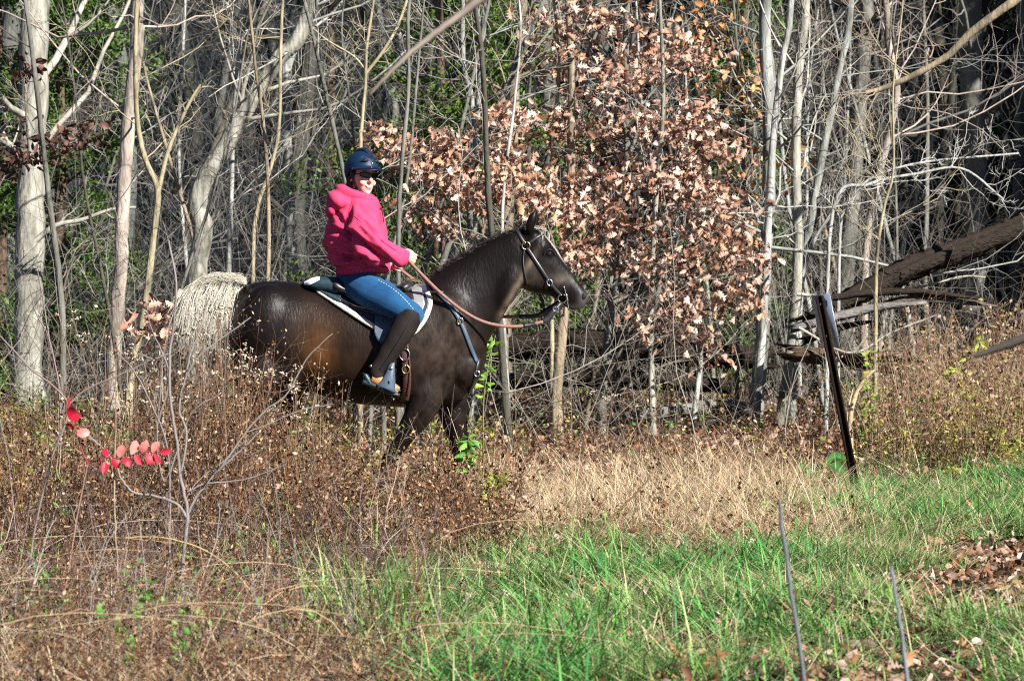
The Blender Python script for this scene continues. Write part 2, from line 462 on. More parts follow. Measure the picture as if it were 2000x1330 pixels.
named_tree('sapling', 'dark forked sapling between muzzle stem and kinked sapling', 35.5, [(1200, 840), (1205, 740), (1214, 640), (1212, 560), (1222, 430)], 18, 12, 'dark', 125, 6, b0=0.3, l1=8)
named_tree('sapling', 'thin leaning brown sapling right of the muzzle stem', 34.5, [(1138, 840), (1160, 740), (1178, 690), (1200, 640), (1240, 620)], 10, 6, 'tan', 126, 3.2, b0=0.3, l1=7)
dead = named_tree('dead_tree', 'bare tan dead trunk leaning down across the upper right', 34, [(2090, 800), (2140, 300), (2080, -60), (1985, 0), (1900, 62), (1850, 110), (1788, 146), (1722, 174), (1690, 182)], 26, 9, 'tan', 127, 0, b0=0.55, l1=9)
# leaning thin trees seen against the dark right side
named_tree('sapling', 'arched grey sapling sweeping right beneath the dead leaning trunk', 34, [(1625, 420), (1700, 360), (1790, 340), (1880, 330), (1960, 390)], 8, 4, 'white', 128, 0, b0=0.2, l1=8)
named_tree('sapling', 'grey sapling arching above the sign post', 34.2, [(1640, 470), (1660, 400), (1700, 350), (1800, 318), (1990, 300)], 7, 4, 'white', 129, 0, b0=0.2, l1=8)

# the thin trees that nothing tells apart: prototypes copied into the woods
def proto(seed, h, r, lv=3, dens=1.0, l1=18):
    g = np.random.default_rng(seed)
    path = [np.zeros(3)]; d = np.array([g.normal() * 0.1, g.normal() * 0.1, 1])
    for k in range(6):
        d = nrm(d + g.normal(size=3) * [0.10, 0.10, 0.02]); path.append(path[-1] + d * h / 6)
    path[0] = path[0] - [0, 0, 0.3]
    return tree_mesh(np.array(path), np.linspace(r, r * 0.25, 7), seed, dens, lv, 0.10, sides=7, l1=l1, up=0.05)[:2]

protos = []
for s in range(12):
    h, r = [(7, .035), (9, .06), (10, .085), (12, .13), (6, .028), (8, .05)][s % 6]
    tr, br = proto(300 + s, h, r, l1=16 + s % 5)
    protos.append((tr.mesh('trunk', M['bark']), br.mesh('crown', M['twig'])))

def place_tree(name, label, group, k, x, y, tone, sc, rz, tw=None):
    t = thing(name, label, 'tree', (x, y, float(gz(x, y))), group)
    t.rotation_euler = (random.uniform(-.07, .07), random.uniform(-.09, .09), rz); t.scale = (sc, sc, sc)
    a = link('trunk', protos[k][0], t); a.color = (*tone, 1)
    b = link('crown', protos[k][1], t); b.color = (*(tw or tone), 1)
    return t

tones = [BARK[k] for k in ('pale', 'grey', 'mid', 'mid', 'tan', 'dark', 'dark', 'white')]
g = np.random.default_rng(77)
for n in range(58):                      # edge of the woods
    y = g.uniform(31.5, 45); half = 0.132 * y
    x = g.uniform(-half, half)
    k = int(g.choice([0, 4, 4, 10, 6, 0]))
    if 0.055 * y < x and y < 38: y = y + 7
    tk = int(g.integers(0, 8)); tone_w = ('pale', 'grey', 'brownish grey', 'brownish grey', 'tan', 'dark', 'dark', 'chalky white')[tk]
    qx = 1000 + F_PX * x / y; where = 'left of the horse tail' if qx < 350 else 'behind the rider and the rump' if qx < 820 else 'behind the horse neck and head' if qx < 1150 else 'around the russet oak' if qx < 1500 else 'right of the sign post'
    place_tree('sapling', f'thin bare {tone_w} sapling at the wood edge {where}', f'thin {tone_w} saplings {where}', k, x, y, tones[tk], g.uniform(0.7, 1.0), g.uniform(0, 6.28), TW if n % 3 else DK)
for n in range(175):                     # deeper in; the shade of the woods is put into their tones
    y = 45 + 55 * g.uniform(0, 1) ** 1.2; half = 0.135 * y + 1.5
    x = g.uniform(-half, half)
    k = int(g.choice([1, 2, 3, 5, 7, 8, 9, 11]))
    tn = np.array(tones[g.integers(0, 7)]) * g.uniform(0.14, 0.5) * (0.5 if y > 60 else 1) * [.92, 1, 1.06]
    qx = 1000 + F_PX * x / y; where = 'left of the horse tail' if qx < 350 else 'behind the rider' if qx < 820 else 'between rider and oak' if qx < 1080 else 'behind the russet oak' if qx < 1480 else 'at the right'
    far = 'far back in' if y > 68 else 'deep in'
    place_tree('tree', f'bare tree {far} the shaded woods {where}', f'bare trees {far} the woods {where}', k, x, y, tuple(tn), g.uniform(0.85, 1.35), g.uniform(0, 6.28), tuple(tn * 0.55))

# tangled brush at the foot of the trees: thin twigs nobody could count
def brush_mass(name, N, y0, y1, hl, r0, colA, colB, seed, xlo=-1, xhi=1, kids=4):
    g = np.random.default_rng(seed)
    y = g.uniform(y0, y1, N); x = g.uniform(xlo, xhi, N) * (0.128 * y + 0.6)
    p = np.stack([x, y, gz(x, y) - 0.03], 1)
    d = nrm(np.stack([g.normal(size=N) * 0.55, g.normal(size=N) * 0.4, np.abs(g.normal(size=N)) * 0.5 + 0.7], 1))
    ln = g.uniform(*hl, N); n = 7
    pts = [p]
    for s in range(n - 1):
        d = nrm(d + g.normal(size=(N, 3)) * 0.13 + np.array([0, 0, -0.03])); pts.append(pts[-1] + d * (ln / (n - 1))[:, None])
    P = np.stack(pts, 1); Rr = (g.uniform(*r0, N))[:, None] * np.linspace(1, 0.35, n)[None]
    mix = g.uniform(0, 1, (N, 1)); C = np.array(colA) * mix + np.array(colB) * (1 - mix)
    mb = MB(); tubes(mb, P, Rr, 4, C)
    P2, R2 = grow(P, Rr, kids, 0.2, 0.95, (25, 75), (0.2, 0.5), 5, 0.2, 0.02, 0.65, g, absmin=0.0022)
    tubes(mb, P2, R2, 3, np.repeat(C, kids, 0))
    o = build(name, mb, M['weed'])
    return o
tag(brush_mass('brush', 900, 31, 45, (0.6, 2.6), (0.0022, 0.006), (0.30, 0.27, 0.22), (0.035, 0.028, 0.022), 41), 'tangle of bare twigs at the foot of the trees', 'brush', kind='stuff')

tag(brush_mass('far_brush', 2600, 46, 78, (1.5, 6.0), (0.004, 0.012), (0.06, 0.068, 0.074), (0.012, 0.015, 0.018), 42, kids=5), 'dim grey tangle of twigs filling the depth of the woods', 'brush', kind='stuff')  # twigs coloured dark and cool, shade of the depth painted in
tag(brush_mass('high_brush', 360, 37, 46, (2.0, 4.6), (0.0025, 0.006), (0.26, 0.255, 0.235), (0.035, 0.034, 0.032), 43, kids=6), 'fine bare twigs rising between the trunks', 'brush', kind='stuff')

# ------------------------------------------------------------------ leaves
def leaf_shape(kind, seed):
    """outline fan around a midrib; length 1 along +x, lies in xy, curled in z"""
    g = np.random.default_rng(seed)
    if kind == 'oak':
        t = np.array([0, .12, .22, .33, .42, .55, .64, .78, .88, 1.0])
        w = np.array([.02, .10, .22, .12, .30, .16, .34, .18, .20, 0.0])
    elif kind == 'oval':
        t = np.array([0, .15, .35, .55, .75, .9, 1.0]); w = np.array([.02, .17, .28, .29, .22, .1, 0])
    else:
        t = np.array([0, .3, .65, 1.0]); w = np.array([.03, .2, .2, 0])
    w = w * g.uniform(0.85, 1.15, len(w))
    bend, curl, tw = g.uniform(-0.9, 0.9), g.uniform(0.6, 2.4) * g.choice([-1, 1]), g.uniform(-0.8, 0.8)
    V = []
    for a, b in zip(t, w):
        zc = bend * (a - 0.5) ** 2 * 0.6
        for sgn in (-1, 0, 1):
            yy = sgn * b; zz = zc + curl * b * b * (abs(sgn)) * 1.6 + tw * (a - .5) * yy * 1.2
            V.append((a, yy, zz))
    V = np.array(V); Q = []
    for k in range(len(t) - 1):
        for s in (0, 1): Q.append([3 * k + s, 3 * k + s + 1, 3 * k + s + 4, 3 * k + s + 3])
    return V, np.array(Q)

def rand_frames(g, N, droop=0.4, spread=1.0):
    d = g.normal(size=(N, 3)) * [1, 1, spread]; d[:, 2] -= droop; d = nrm(d)
    s = nrm(np.cross(d, g.normal(size=(N, 3)))); u = np.cross(d, s)
    return np.stack([d, s, u], -1)          # columns

def scatter_leaves(mb, shapes, pos, size, cols, g, droop=0.4, spread=1.0, frames=None):
    N = len(pos); Fm = rand_frames(g, N, droop, spread) if frames is None else frames
    which = g.integers(0, len(shapes), N)
    for s, (V, Q) in enumerate(shapes):
        ix = np.where(which == s)[0]
        if not len(ix): continue
        W = np.einsum('nij,vj->nvi', Fm[ix], V) * size[ix][:, None, None] + pos[ix][:, None]
        q = (Q[None] + (np.arange(len(ix)) * len(V))[:, None, None]).reshape(-1, 4)
        mb.add(W.reshape(-1, 3), Q=q, C=np.repeat(cols[ix], len(V), 0))

def palette(g, N, cols, jit=0.15):
    cols = np.array(cols); c = cols[g.integers(0, len(cols), N)]
    return np.clip(c * (1 + g.normal(size=(N, 1)) * jit), 0.005, 0.9)

OAKC = [(.48, .295, .22), (.40, .225, .155), (.25, .12, .075), (.58, .42, .34), (.15, .068, .042), (.45, .25, .15), (.52, .34, .26)]
ORG = [(.48, .24, .09), (.42, .20, .07), (.50, .30, .14), (.35, .15, .06)]
oak_shapes = [leaf_shape('oak', 500 + k) for k in range(8)]
oval_shapes = [leaf_shape('oval', 520 + k) for k in range(6)]

def leaf_objects(root, pos, size, frames, shapes, pal, g, name='leaf'):
    meshes = []
    for k in range(14):
        V, Q = shapes[k % len(shapes)]
        m = MB(); m.add(V, Q=Q, C=palette(g, 1, pal)[0]); meshes.append(m.mesh(name, M['leaf']))
    base = np.array(root.location)
    for p, s, Fm in zip(pos, size, frames):
        o = bpy.data.objects.new(name, meshes[g.integers(0, 14)]); COL.objects.link(o); o.parent = root
        m4 = Matrix(Fm.tolist()).to_4x4() @ Matrix.Diagonal((s, s, s, 1)); m4.translation = Vector(p - base)
        o.matrix_local = m4

def leafy_tree(name, label, Y, stem, clusters, w0, w1, tone, pal, shapes, seed, leafsize=(0.06, 0.108), per=9, cat='tree', rad=0.10, depth=0.9):
    g = np.random.default_rng(seed)
    path = np.array([at(x, y, Y) for x, y in stem])
    base = np.array([path[0][0], Y, float(gz(path[0][0], Y)) - 0.05])
    path = np.vstack([base, path])
    rr = np.linspace(w0, w1, len(path)) * Y / F_PX * 0.5
    S = spline(np.hstack([path, rr[:, None]]), 40); P, r = S[:, :3], S[:, 3]
    tr = MB(); tubes(tr, P, r, 8)
    root = thing(name, label, cat, base + [0, 0, 0.05])
    build('trunk', tr, M['bark'], root).color = (*BARK[tone], 1)
    br = MB(); tips = []
    for (cx, cy, rx, ry, n) in clusters:
        q = g.normal(size=(n, 3)); q = q / np.maximum(1, np.linalg.norm(q, axis=1, keepdims=True) / 1.25)
        yy = Y + q[:, 1] * depth * 0.7 - 0.2
        C0 = at(cx, cy, Y)
        hub_t = np.linalg.norm(P - (C0 - [0, 0, 0.5]), axis=1).argmin()
        hub = P[hub_t]
        mid = C0 - [0, 0, ry * Y / F_PX * 0.5]
        bow = spline([hub, hub * 0.45 + mid * 0.55 + [0, g.normal() * 0.1, 0.1], mid], 10)
        tubes(br, bow, np.linspace(max(0.010, r[hub_t] * 0.5), 0.006, 10), 5)
        for k in range(n):
            tip = at(cx + q[k, 0] * rx * .8, cy + q[k, 2] * ry * .5, yy[k])
            st = bow[g.integers(5, 10)]
            tw = spline([st, st * 0.5 + tip * 0.5 + g.normal(size=3) * 0.05, tip], 6)
            tubes(br, tw, np.linspace(0.0055, 0.0025, 6), 3)
            tips.append(tip)
    build('crown', br, M['twig'], root).color = (0.20, 0.17, 0.14, 1)
    tips = np.array(tips); N = len(tips) * per
    pos = np.repeat(tips, per, 0) + g.normal(size=(N, 3)) * rad * [1, 1, 0.8]
    size = g.uniform(*leafsize, N); Fm = rand_frames(g, N, 0.45)
    # the 300 that show largest: near side first
    order = np.argsort(pos[:, 1] - size * 4)
    top, rest = order[:300], order[300:]
    leaf_objects(root, pos[top], size[top], Fm[top], shapes, pal, g)
    if len(rest):
        lm = MB(); scatter_leaves(lm, shapes, pos[rest], size[rest], palette(g, len(rest), pal), g, frames=Fm[rest])
        tag(build('leaves', lm, M['leaf'], root), kind='stuff')
    return root

leafy_tree('oak_sapling', 'russet leaved oak filling the middle right above the horse muzzle', 34.5, [(1175, 800), (1190, 640), (1215, 480), (1225, 300), (1222, 100), (1228, -60)],
    [(1110, 40, 90, 50, 14), (1085, 110, 70, 40, 10), (1190, 150, 90, 50, 20), (1290, 110, 80, 50, 16), (1360, 110, 50, 40, 8), (1060, 235, 90, 30, 15), (1170, 250, 120, 40, 24), (1310, 230, 90, 45, 20), (1395, 275, 55, 45, 14),
     (1150, 350, 130, 35, 24), (1290, 345, 100, 50, 24), (1390, 380, 70, 60, 20), (1220, 430, 90, 40, 16), (1390, 460, 75, 50, 20), (1170, 505, 60, 30, 10), (1320, 515, 100, 40, 20), (1445, 510, 35, 60, 13),
     (1360, 590, 90, 35, 18), (1265, 630, 35, 22, 7), (1450, 590, 35, 30, 7), (1385, 690, 24, 20, 4), (1330, 640, 40, 20, 6), (1150, 420, 60, 30, 6), (1230, 40, 60, 40, 8)],
    20, 11, 'mid', OAKC, oak_shapes, 601)
leafy_tree('oak_sapling', 'smaller russet oak with leaves between rider face and horse crest', 33.5, [(985, 620), (955, 500), (930, 400), (905, 330), (880, 250)],
    [(742, 272, 20, 14, 5), (800, 300, 36, 18, 14), (865, 335, 46, 26, 24), (930, 372, 50, 24, 18), (985, 320, 36, 36, 16), (1085, 405, 45, 12, 14), (800, 400, 26, 14, 7), (862, 430, 30, 14, 9), (1030, 372, 40, 18, 15), (1130, 490, 34, 20, 9), (885, 285, 26, 16, 8), (985, 225, 36, 14, 9)],
    14, 7, 'tan', OAKC, oak_shapes, 602, leafsize=(0.06, 0.108), per=10, rad=.085)
leafy_tree('beech_sapling', 'orange leaved beech sapling at the top beside the furrowed grey trunk', 36.5, [(1440, 700), (1448, 500), (1452, 300), (1440, 100), (1430, -30)],
    [(1400, 20, 40, 25, 6), (1390, 40, 40, 20, 5), (1430, 80, 40, 25, 5), (1460, 120, 30, 30, 5), (1420, 170, 45, 30, 8), (1460, 200, 30, 35, 6), (1440, 350, 35, 40, 6), (1475, 300, 20, 30, 3), (1540, 330, 30, 40, 4), (1460, 420, 30, 30, 4)],
    9, 4, 'mid', ORG, oval_shapes, 603, leafsize=(0.06, 0.10), per=5, rad=0.12)
leafy_tree('shrub', 'low shrub holding curled russet leaves beside the horse tail', 27.5, [(318, 800), (312, 720), (308, 650)],
    [(305, 640, 16, 30, 7), (318, 600, 14, 16, 3)], 6, 3, 'tan', OAKC[:3], oak_shapes, 604, leafsize=(0.07, 0.12), per=6, cat='shrub', rad=0.06, depth=0.15)
DKL = [(.09, .042, .03), (.13, .06, .04), (.06, .03, .022), (.17, .085, .06)]
leafy_tree('dead_branch', 'dark branch hung with shrivelled brown leaves before the thick left trunk', 33, [(-40, 640), (-30, 450), (-10, 350), (40, 322), (100, 310), (160, 285), (215, 255)],
    [(5, 318, 20, 20, 6), (50, 305, 25, 16, 7), (85, 290, 25, 16, 7), (130, 280, 25, 16, 7), (175, 262, 25, 14, 6), (205, 250, 15, 12, 3), (50, 140, 12, 22, 6), (75, 140, 6, 10, 2), (50, 255, 12, 16, 3)],
    9, 4, 'dark', DKL, oval_shapes, 605, leafsize=(0.05, 0.10), per=5, rad=0.07, depth=0.3)

# evergreen foliage that shows green through the woods
def cedar(label, px, Y, h, wr, N, seed, pal, name='cedar_tree'):
    g = np.random.default_rng(seed)
    b = at(px, 600, Y); base = np.array([b[0], Y, float(gz(b[0], Y))])
    root = thing(name, label, 'tree', base)
    P = base + np.array([[0, 0, -.1], [0.05, 0, h * .5], [0, 0, h]]); P = spline(P, 14)
    tr = MB(); tubes(tr, P, np.linspace(0.09, 0.012, 14), 7); build('trunk', tr, M['bark'], root).color = (.16, .1, .07, 1)
    P1, R1 = grow(P[None], np.linspace(0.09, 0.012, 14)[None], 46, 0.05, 0.98, (60, 100), (wr * 0.7 / h, wr * 1.2 / h), 7, 0.14, 0.02, 0.25, g, absmin=0.006)
    P2, R2 = grow(P1, R1, 6, 0.15, 1.0, (25, 60), (0.25, 0.5), 5, 0.16, 0.0, 0.5, g, absmin=0.003)
    br = MB(); tubes(br, P1, R1, 4); tubes(br, P2, R2, 3); build('crown', br, M['twig'], root).color = (.13, .1, .07, 1)
    A = np.vstack([P2[:, 1:].reshape(-1, 3), P1[:, 3:].reshape(-1, 3)])
    pos = A[g.integers(0, len(A), N)] + g.normal(size=(N, 3)) * 0.07
    lm = MB(); scatter_leaves(lm, [leaf_shape('s', 9), leaf_shape('s', 10)], pos, g.uniform(0.03, 0.075, N), palette(g, N, pal, 0.2), g, 0.2)
    tag(build('foliage', lm, M['green'], root), kind='stuff')
GRN = [(.08, .17, .02), (.12, .21, .03), (.04, .09, .015), (.16, .24, .04)]
cedar('dark brown green evergreen behind the stems right of the helmet', 850, 38.6, 5.8, 1.5, 26000, 701, GRN)
cedar('bushy green evergreen left of the smooth tan trunk', 965, 39.5, 5.4, 1.2, 16000, 702, GRN)
cedar('narrow green evergreen behind the orange beech sapling', 1452, 42, 5.0, 0.7, 12000, 703, GRN)
cedar('bright green shrub behind the thick mossy trunk', 110, 40, 5.4, 1.3, 22000, 704, [(.09, .17, .03), (.07, .14, .02), (.12, .2, .04)])
cedar('green evergreen at the far left edge of the picture', -5, 40, 5.0, 1.2, 16000, 705, [(.09, .17, .03), (.07, .14, .02)])
cedar('low dim evergreen near the right edge behind the rough barked trunk', 1985, 50, 4.6, 0.9, 4000, 706, GRN)
cedar('pale olive evergreen above the rider back', 640, 50, 6.0, 0.9, 2800, 707, [(.08, .11, .03), (.06, .09, .02)])

# unseen conifers added beyond the right edge to keep sun out of the woods
g = np.random.default_rng(733)
fm = MB()
for k in range(64):
    y = g.uniform(37.5, 66); x = 0.128 * y + 1.8 + g.uniform(0, 22); h = g.uniform(10, 15); z0 = float(gz(x, y))
    P = np.array([[x, y, z0 - .2], [x, y, z0 + h]]); tubes(fm, spline(P, 6), np.linspace(.16, .02, 6), 6, np.array([.12, .09, .07]))
    n = 1100; t = g.uniform(0.08, 1, n) ** .8; a = g.uniform(0, 6.28, n); rad = (1 - t) * g.uniform(1.7, 2.3) * g.uniform(.25, 1, n) + .05
    pos = np.stack([x + np.cos(a) * rad, y + np.sin(a) * rad, z0 + t * h - rad * .25], 1)
    scatter_leaves(fm, [leaf_shape('s', 11)], pos, g.uniform(.35, .8, n), palette(g, n, [(.03, .055, .02), (.045, .07, .025), (.025, .045, .02)], .2), g, .3)
tag(build('shade_conifers', fm, M['weed']), 'unseen conifers added beyond the right edge to shade the deep woods', 'woods', kind='stuff')

# ------------------------------------------------------------------ fallen logs
def log(name, label, pts, w, col, seed, Y0, Y1, flat=0.85, jag=0.10, sides=14, cat='log', n=40, root=None, part=None):
    g = np.random.default_rng(seed)
    k = len(pts)
    P = spline([at(x, y, Y0 + (Y1 - Y0) * i / (k - 1)) for i, (x, y) in enumerate(pts)], n)
    r = spline(np.array(w, float)[:, None], n)[:, 0] * (Y0 + Y1) / 2 / F_PX * 0.5
    T = nrm(np.gradient(P, axis=0)); u = nrm(np.cross(T, [0, 0, 1.0])); v = np.cross(u, T)
    a = np.arange(sides) * 2 * np.pi / sides
    rj = 1 + jag * (np.sin(a * 3 + 1)[None] * 0.6 + np.repeat(g.normal(size=(1, sides)), n, 0) * 0.7 + g.normal(size=(n, sides)) * 0.35)
    V = P[:, None] + (r[:, None] * rj)[..., None] * (u[:, None] * np.cos(a)[None, :, None] + v[:, None] * np.sin(a)[None, :, None] * flat)
    V[0] += (T[0] * -1) * np.abs(g.normal(size=(sides, 1))) * r[0] * 1.2; V[-1] += T[-1] * np.abs(g.normal(size=(sides, 1))) * r[-1] * 1.2
    mb = MB()
    i = np.arange(n - 1)[:, None] * sides; j = np.arange(sides)[None]; j2 = (j + 1) % sides
    Q = np.stack([i + j, i + j2, i + sides + j2, i + sides + j], -1).reshape(-1, 4)
    VV = np.vstack([V.reshape(-1, 3), P[0], P[-1]]); c0, c1 = n * sides, n * sides + 1
    Tt = [[c0, (q + 1) % sides, q] for q in range(sides)] + [[c1, (n - 1) * sides + q, (n - 1) * sides + (q + 1) % sides] for q in range(sides)]
    mb.add(VV, Q=Q, T=Tt)
    if root is not None:
        o = build(part, mb, M['log'], root); o.color = (*col, 1); return o
    o = build(name, mb, M['log'], None, P[n // 2]); o.color = (*col, 1)
    return tag(o, label, cat)
LG = (0.028, 0.021, 0.017); WG = (0.26, 0.25, 0.235)
log('fallen_log', 'big dark log leaning up to the right edge behind the sign post', [(1590, 622), (1700, 568), (1800, 520), (1900, 485), (2010, 440), (2150, 380)], [30, 44, 54, 56, 56, 56], LG, 801, 34.2, 36.5, jag=0.26, sides=22, n=70)
sp = thing('splintered_log', 'weathered grey splintered log lying behind the sign post', 'log', at(1750, 600, 33.6))
for q, (pts, w, c) in enumerate([([(1560, 640), (1640, 618), (1720, 600), (1800, 592)], [30, 34, 30, 14], WG), ([(1600, 585), (1700, 572), (1800, 570), (1925, 586)], [22, 26, 22, 8], LG),
                                 ([(1690, 606), (1790, 585), (1880, 590), (1945, 598)], [20, 26, 20, 7], (0.12, .1, .08)), ([(1580, 662), (1640, 640), (1700, 628)], [26, 24, 10], LG)]):
    log('', '', pts, w, c, 810 + q, 33.6 + q * 0.12, 33.8 + q * 0.12, flat=0.6, jag=0.2, sides=10, n=26, root=sp, part='splinter')
log('fallen_log', 'long shadowed log lying low under the russet oak', [(930, 690), (1060, 672), (1200, 672), (1330, 690), (1480, 700)], [56, 64, 66, 60, 50], LG, 803, 37.0, 37.0)
log('fallen_log', 'second dark log sunk in the brush under the russet oak', [(980, 745), (1110, 735), (1260, 742), (1400, 752)], [40, 46, 44, 34], LG, 806, 36.6, 36.8)
log('fallen_log', 'silvery weathered log beside the kinked white sapling', [(1225, 815), (1310, 805), (1400, 795), (1465, 800)], [26, 30, 34, 30], WG, 804, 35.2, 35.5, jag=0.2)
log('fallen_log', 'short silvery log crossing the weathered log', [(1340, 830), (1390, 822), (1460, 830)], [18, 22, 18], WG, 805, 34.8, 34.8, jag=0.2)
log('fallen_log', 'brown log lying low behind the sign post shaft', [(1560, 690), (1650, 700), (1720, 708), (1790, 712)], [36, 40, 40, 30], (0.13, .085, .055), 807, 34.5, 34.5)

# ------------------------------------------------------------------ ground cover
def ground_at(px, py):
    """ground depth seen through a photograph pixel (flat approximation)"""
    return F_PX * CAM_H / np.maximum(py - 510.0, 40.0)

def sample(N, d0, d1, pred, g, margin=0.8):
    out = []
    got = 0
    for _ in range(30):
        y = g.uniform(d0, d1, N); hw = 0.128 * y + margin
        keep = g.uniform(0, 1, N) < hw / (0.128 * d1 + margin)
        x = g.uniform(-1, 1, N) * hw
        p = np.stack([x, y, gz(x, y)], 1)
        px, py = pxof(p)
        ok = keep & (g.uniform(0, 1, N) < pred(px, py, x, y))
        out.append(p[ok]); got += ok.sum()
        if got >= N: break
    return np.vstack(out)[:N]

def ss(a, b, v):
    t = np.clip((v - a) / (b - a), 0, 1); return t * t * (3 - 2 * t)

def patch(x, y, k, seed):
    return np.clip(0.5 + 0.9 * wave3(np.stack([x, y, 0 * x], 1), k, seed, 2), 0, 1)

def zone_green(px, py, x, y):
    px = px + 130 * wave3(np.stack([x, y, 0 * x], 1), 2.2, 51, 2); py = py + 55 * wave3(np.stack([x, y, 0 * x], 1), 1.7, 52, 2)
    edge = np.where(py > 1100, 870 - (py - 1100) * 0.32, 870 + (1100 - py) * 2.6)
    a = ss(-150, 190, px - edge) * ss(1020, 1140, py)
    right = ss(1480, 1680, px) * ss(905, 955, py)
    w = np.clip(a + right, 0, 1)
    w *= 1 - zone_path(px, py, x, y)
    w *= 1 - 0.7 * zone_straw(px, py, x, y)
    return w * (0.12 + 0.88 * ss(.25, .75, patch(x, y, 3.4, 3))) 
def zone_path(px, py, x, y):
    px = px + 60 * wave3(np.stack([x, y, 0 * x], 1), 3., 53, 2)
    a = ss(1740, 1850, px + (py - 1080) * 0.3) * ss(1058, 1095, py) * (1 - ss(1195, 1250, py))
    b = ss(1420, 1560, px) * ss(1225, 1265, py) * (1 - ss(1860, 1960, px)) * 0.6
    return np.clip(a + b, 0, 1)
def zone_straw(px, py, x, y):
    px = px + 90 * wave3(np.stack([x, y, 0 * x], 1), 2.4, 54, 2); py = py + 30 * wave3(np.stack([x, y, 0 * x], 1), 2.0, 55, 2)
    return ss(830, 1040, px) * (1 - ss(1600, 1790, px)) * ss(905, 970, py) * (1 - ss(1030, 1125, py)) * (.35 + .65 * ss(.2, .55, patch(x, y, 3.3, 69)))
def zone_brown(px, py, x, y):
    px = px + 80 * wave3(np.stack([x, y, 0 * x], 1), 2.4, 56, 2)
    edge = np.where(py > 1100, 850 - (py - 1100) * 0.3, 850 + (1100 - py) * 1.2)
    return (1 - ss(-70, 150, px - edge)) * ss(900, 960, py) * (.3 + .7 * ss(.2, .6, patch(x, y, 4.5, 57)))
def zone_mid(px, py, x, y):
    return 1 - ss(935, 985, py)

def blades(mb, p, h, wd, lean, bend, col, g):
    N = len(p)
    a = g.uniform(0, 2 * np.pi, N); d = np.stack([np.cos(a), np.sin(a), 0 * a], 1)
    s = np.stack([-np.sin(a + g.normal(size=N) * .7), np.cos(a), 0 * a], 1); s = nrm(s)
    ts = [0, .38, .72, 1.0]; V = []
    for k, t in enumerate(ts):
        c = p + np.array([0, 0, 1.0]) * (h * (t - 0.5 * bend * t * t))[:, None] + d * (h * (lean * t + bend * t * t))[:, None]
        w = (wd * [1, .9, .6, 0][k] * 0.5)[:, None]
        if k < 3: V += [c - s * w, c + s * w]
        else: V += [c]
    V = np.stack(V, 1)
    o = (np.arange(N) * 7)[:, None]
    Q = np.concatenate([o + [0, 1, 3, 2], o + [2, 3, 5, 4]]); T = o + [4, 5, 6]
    shade = np.array([0.8, .8, .95, .95, 1.05, 1.05, 1.1])
    mb.add(V.reshape(-1, 3), Q=Q, T=T, C=(np.repeat(col, 7, 0)))

g = np.random.default_rng(901)
GR = [(.11, .27, .045), (.06, .16, .035), (.17, .36, .07), (.24, .38, .10), (.09, .25, .08), (.34, .40, .17), (.04, .11, .025)]
ST = [(.52, .40, .25), (.62, .51, .35), (.40, .28, .16), (.56, .43, .28)]
WB = [(.11, .050, .025), (.17, .083, .042), (.065, .031, .018), (.26, .15, .08), (.11, .085, .07), (.17, .074, .032), (.03, .017, .012), (.34, .23, .135), (.045, .024, .016)]
mb = MB()
p = sample(62000, 14.2, 31, zone_green, g)
N = len(p)
blades(mb, p, g.gamma(3, 0.032, N) + .025, g.uniform(.0035, .009, N), g.uniform(0, 1.3, N) ** 1.3, g.uniform(.1, .95, N), palette(g, N, GR, .2), g)
p = sample(3600, 14.2, 29, lambda px, py, x, y: zone_green(px, py, x, y) * ss(.55, .75, patch(x, y, 3.1, 66)), g)
N = len(p)
blades(mb, p, g.uniform(.14, .36, N), g.uniform(.007, .012, N), g.uniform(.1, 1.2, N), g.uniform(.2, .95, N), palette(g, N, [(.05, .22, .04), (.08, .28, .05), (.12, .34, .07), (.04, .16, .05)], .2), g)
p = sample(1300, 15, 21, lambda px, py, x, y: zone_brown(px, py, x, y) * ss(560, 760, px) * ss(1050, 1110, py) * ss(.45, .8, patch(x, y, 2.1, 8)), g)
N = len(p)
blades(mb, p, g.uniform(.15, .5, N), g.uniform(.005, .010, N), g.uniform(.1, .6, N), g.uniform(.0, .5, N), palette(g, N, GR, .2), g)
tag(build('grass', mb, M['grass']), 'vivid green grass at the lower right of the clearing', 'grass', kind='stuff')
mb = MB()
p = sample(30000, 20, 31, lambda px, py, x, y: np.clip(zone_straw(px, py, x, y) + 0.10 * zone_green(px, py, x, y), 0, 1) * (.3 + .7 * patch(x, y, 2.0, 6)), g)
N = len(p)
blades(mb, p, g.uniform(.06, .24, N), g.uniform(.003, .007, N), g.gamma(2, .75, N), g.uniform(.2, .95, N), palette(g, N, ST, .15), g)
p = sample(4500, 21, 31, lambda px, py, x, y: zone_straw(px, py, x, y) * ss(.45, .75, patch(x, y, 3.0, 64)), g)
N = len(p)
blades(mb, p, g.uniform(.2, .5, N), g.uniform(.003, .006, N), g.uniform(.1, .8, N), g.uniform(.2, .9, N), palette(g, N, ST, .15), g)
p = sample(34000, 14.2, 31, lambda px, py, x, y: zone_green(px, py, x, y) * .8 + .8 * zone_brown(px, py, x, y), g)
N = len(p)
blades(mb, p, g.uniform(.06, .28, N), g.uniform(.003, .0055, N), g.gamma(2, .75, N), g.uniform(.1, .95, N), palette(g, N, ST, .2), g)
p = sample(8000, 28, 40, lambda px, py, x, y: zone_mid(px, py, x, y), g)
N = len(p)
blades(mb, p, g.uniform(.08, .35, N), g.uniform(.004, .008, N), g.gamma(2, .6, N), g.uniform(.1, .9, N), palette(g, N, ST[2:] + WB, .2), g)
tag(build('dry_grass', mb, M['grass']), 'bleached straw coloured grass across the middle of the clearing', 'dry grass', kind='stuff')

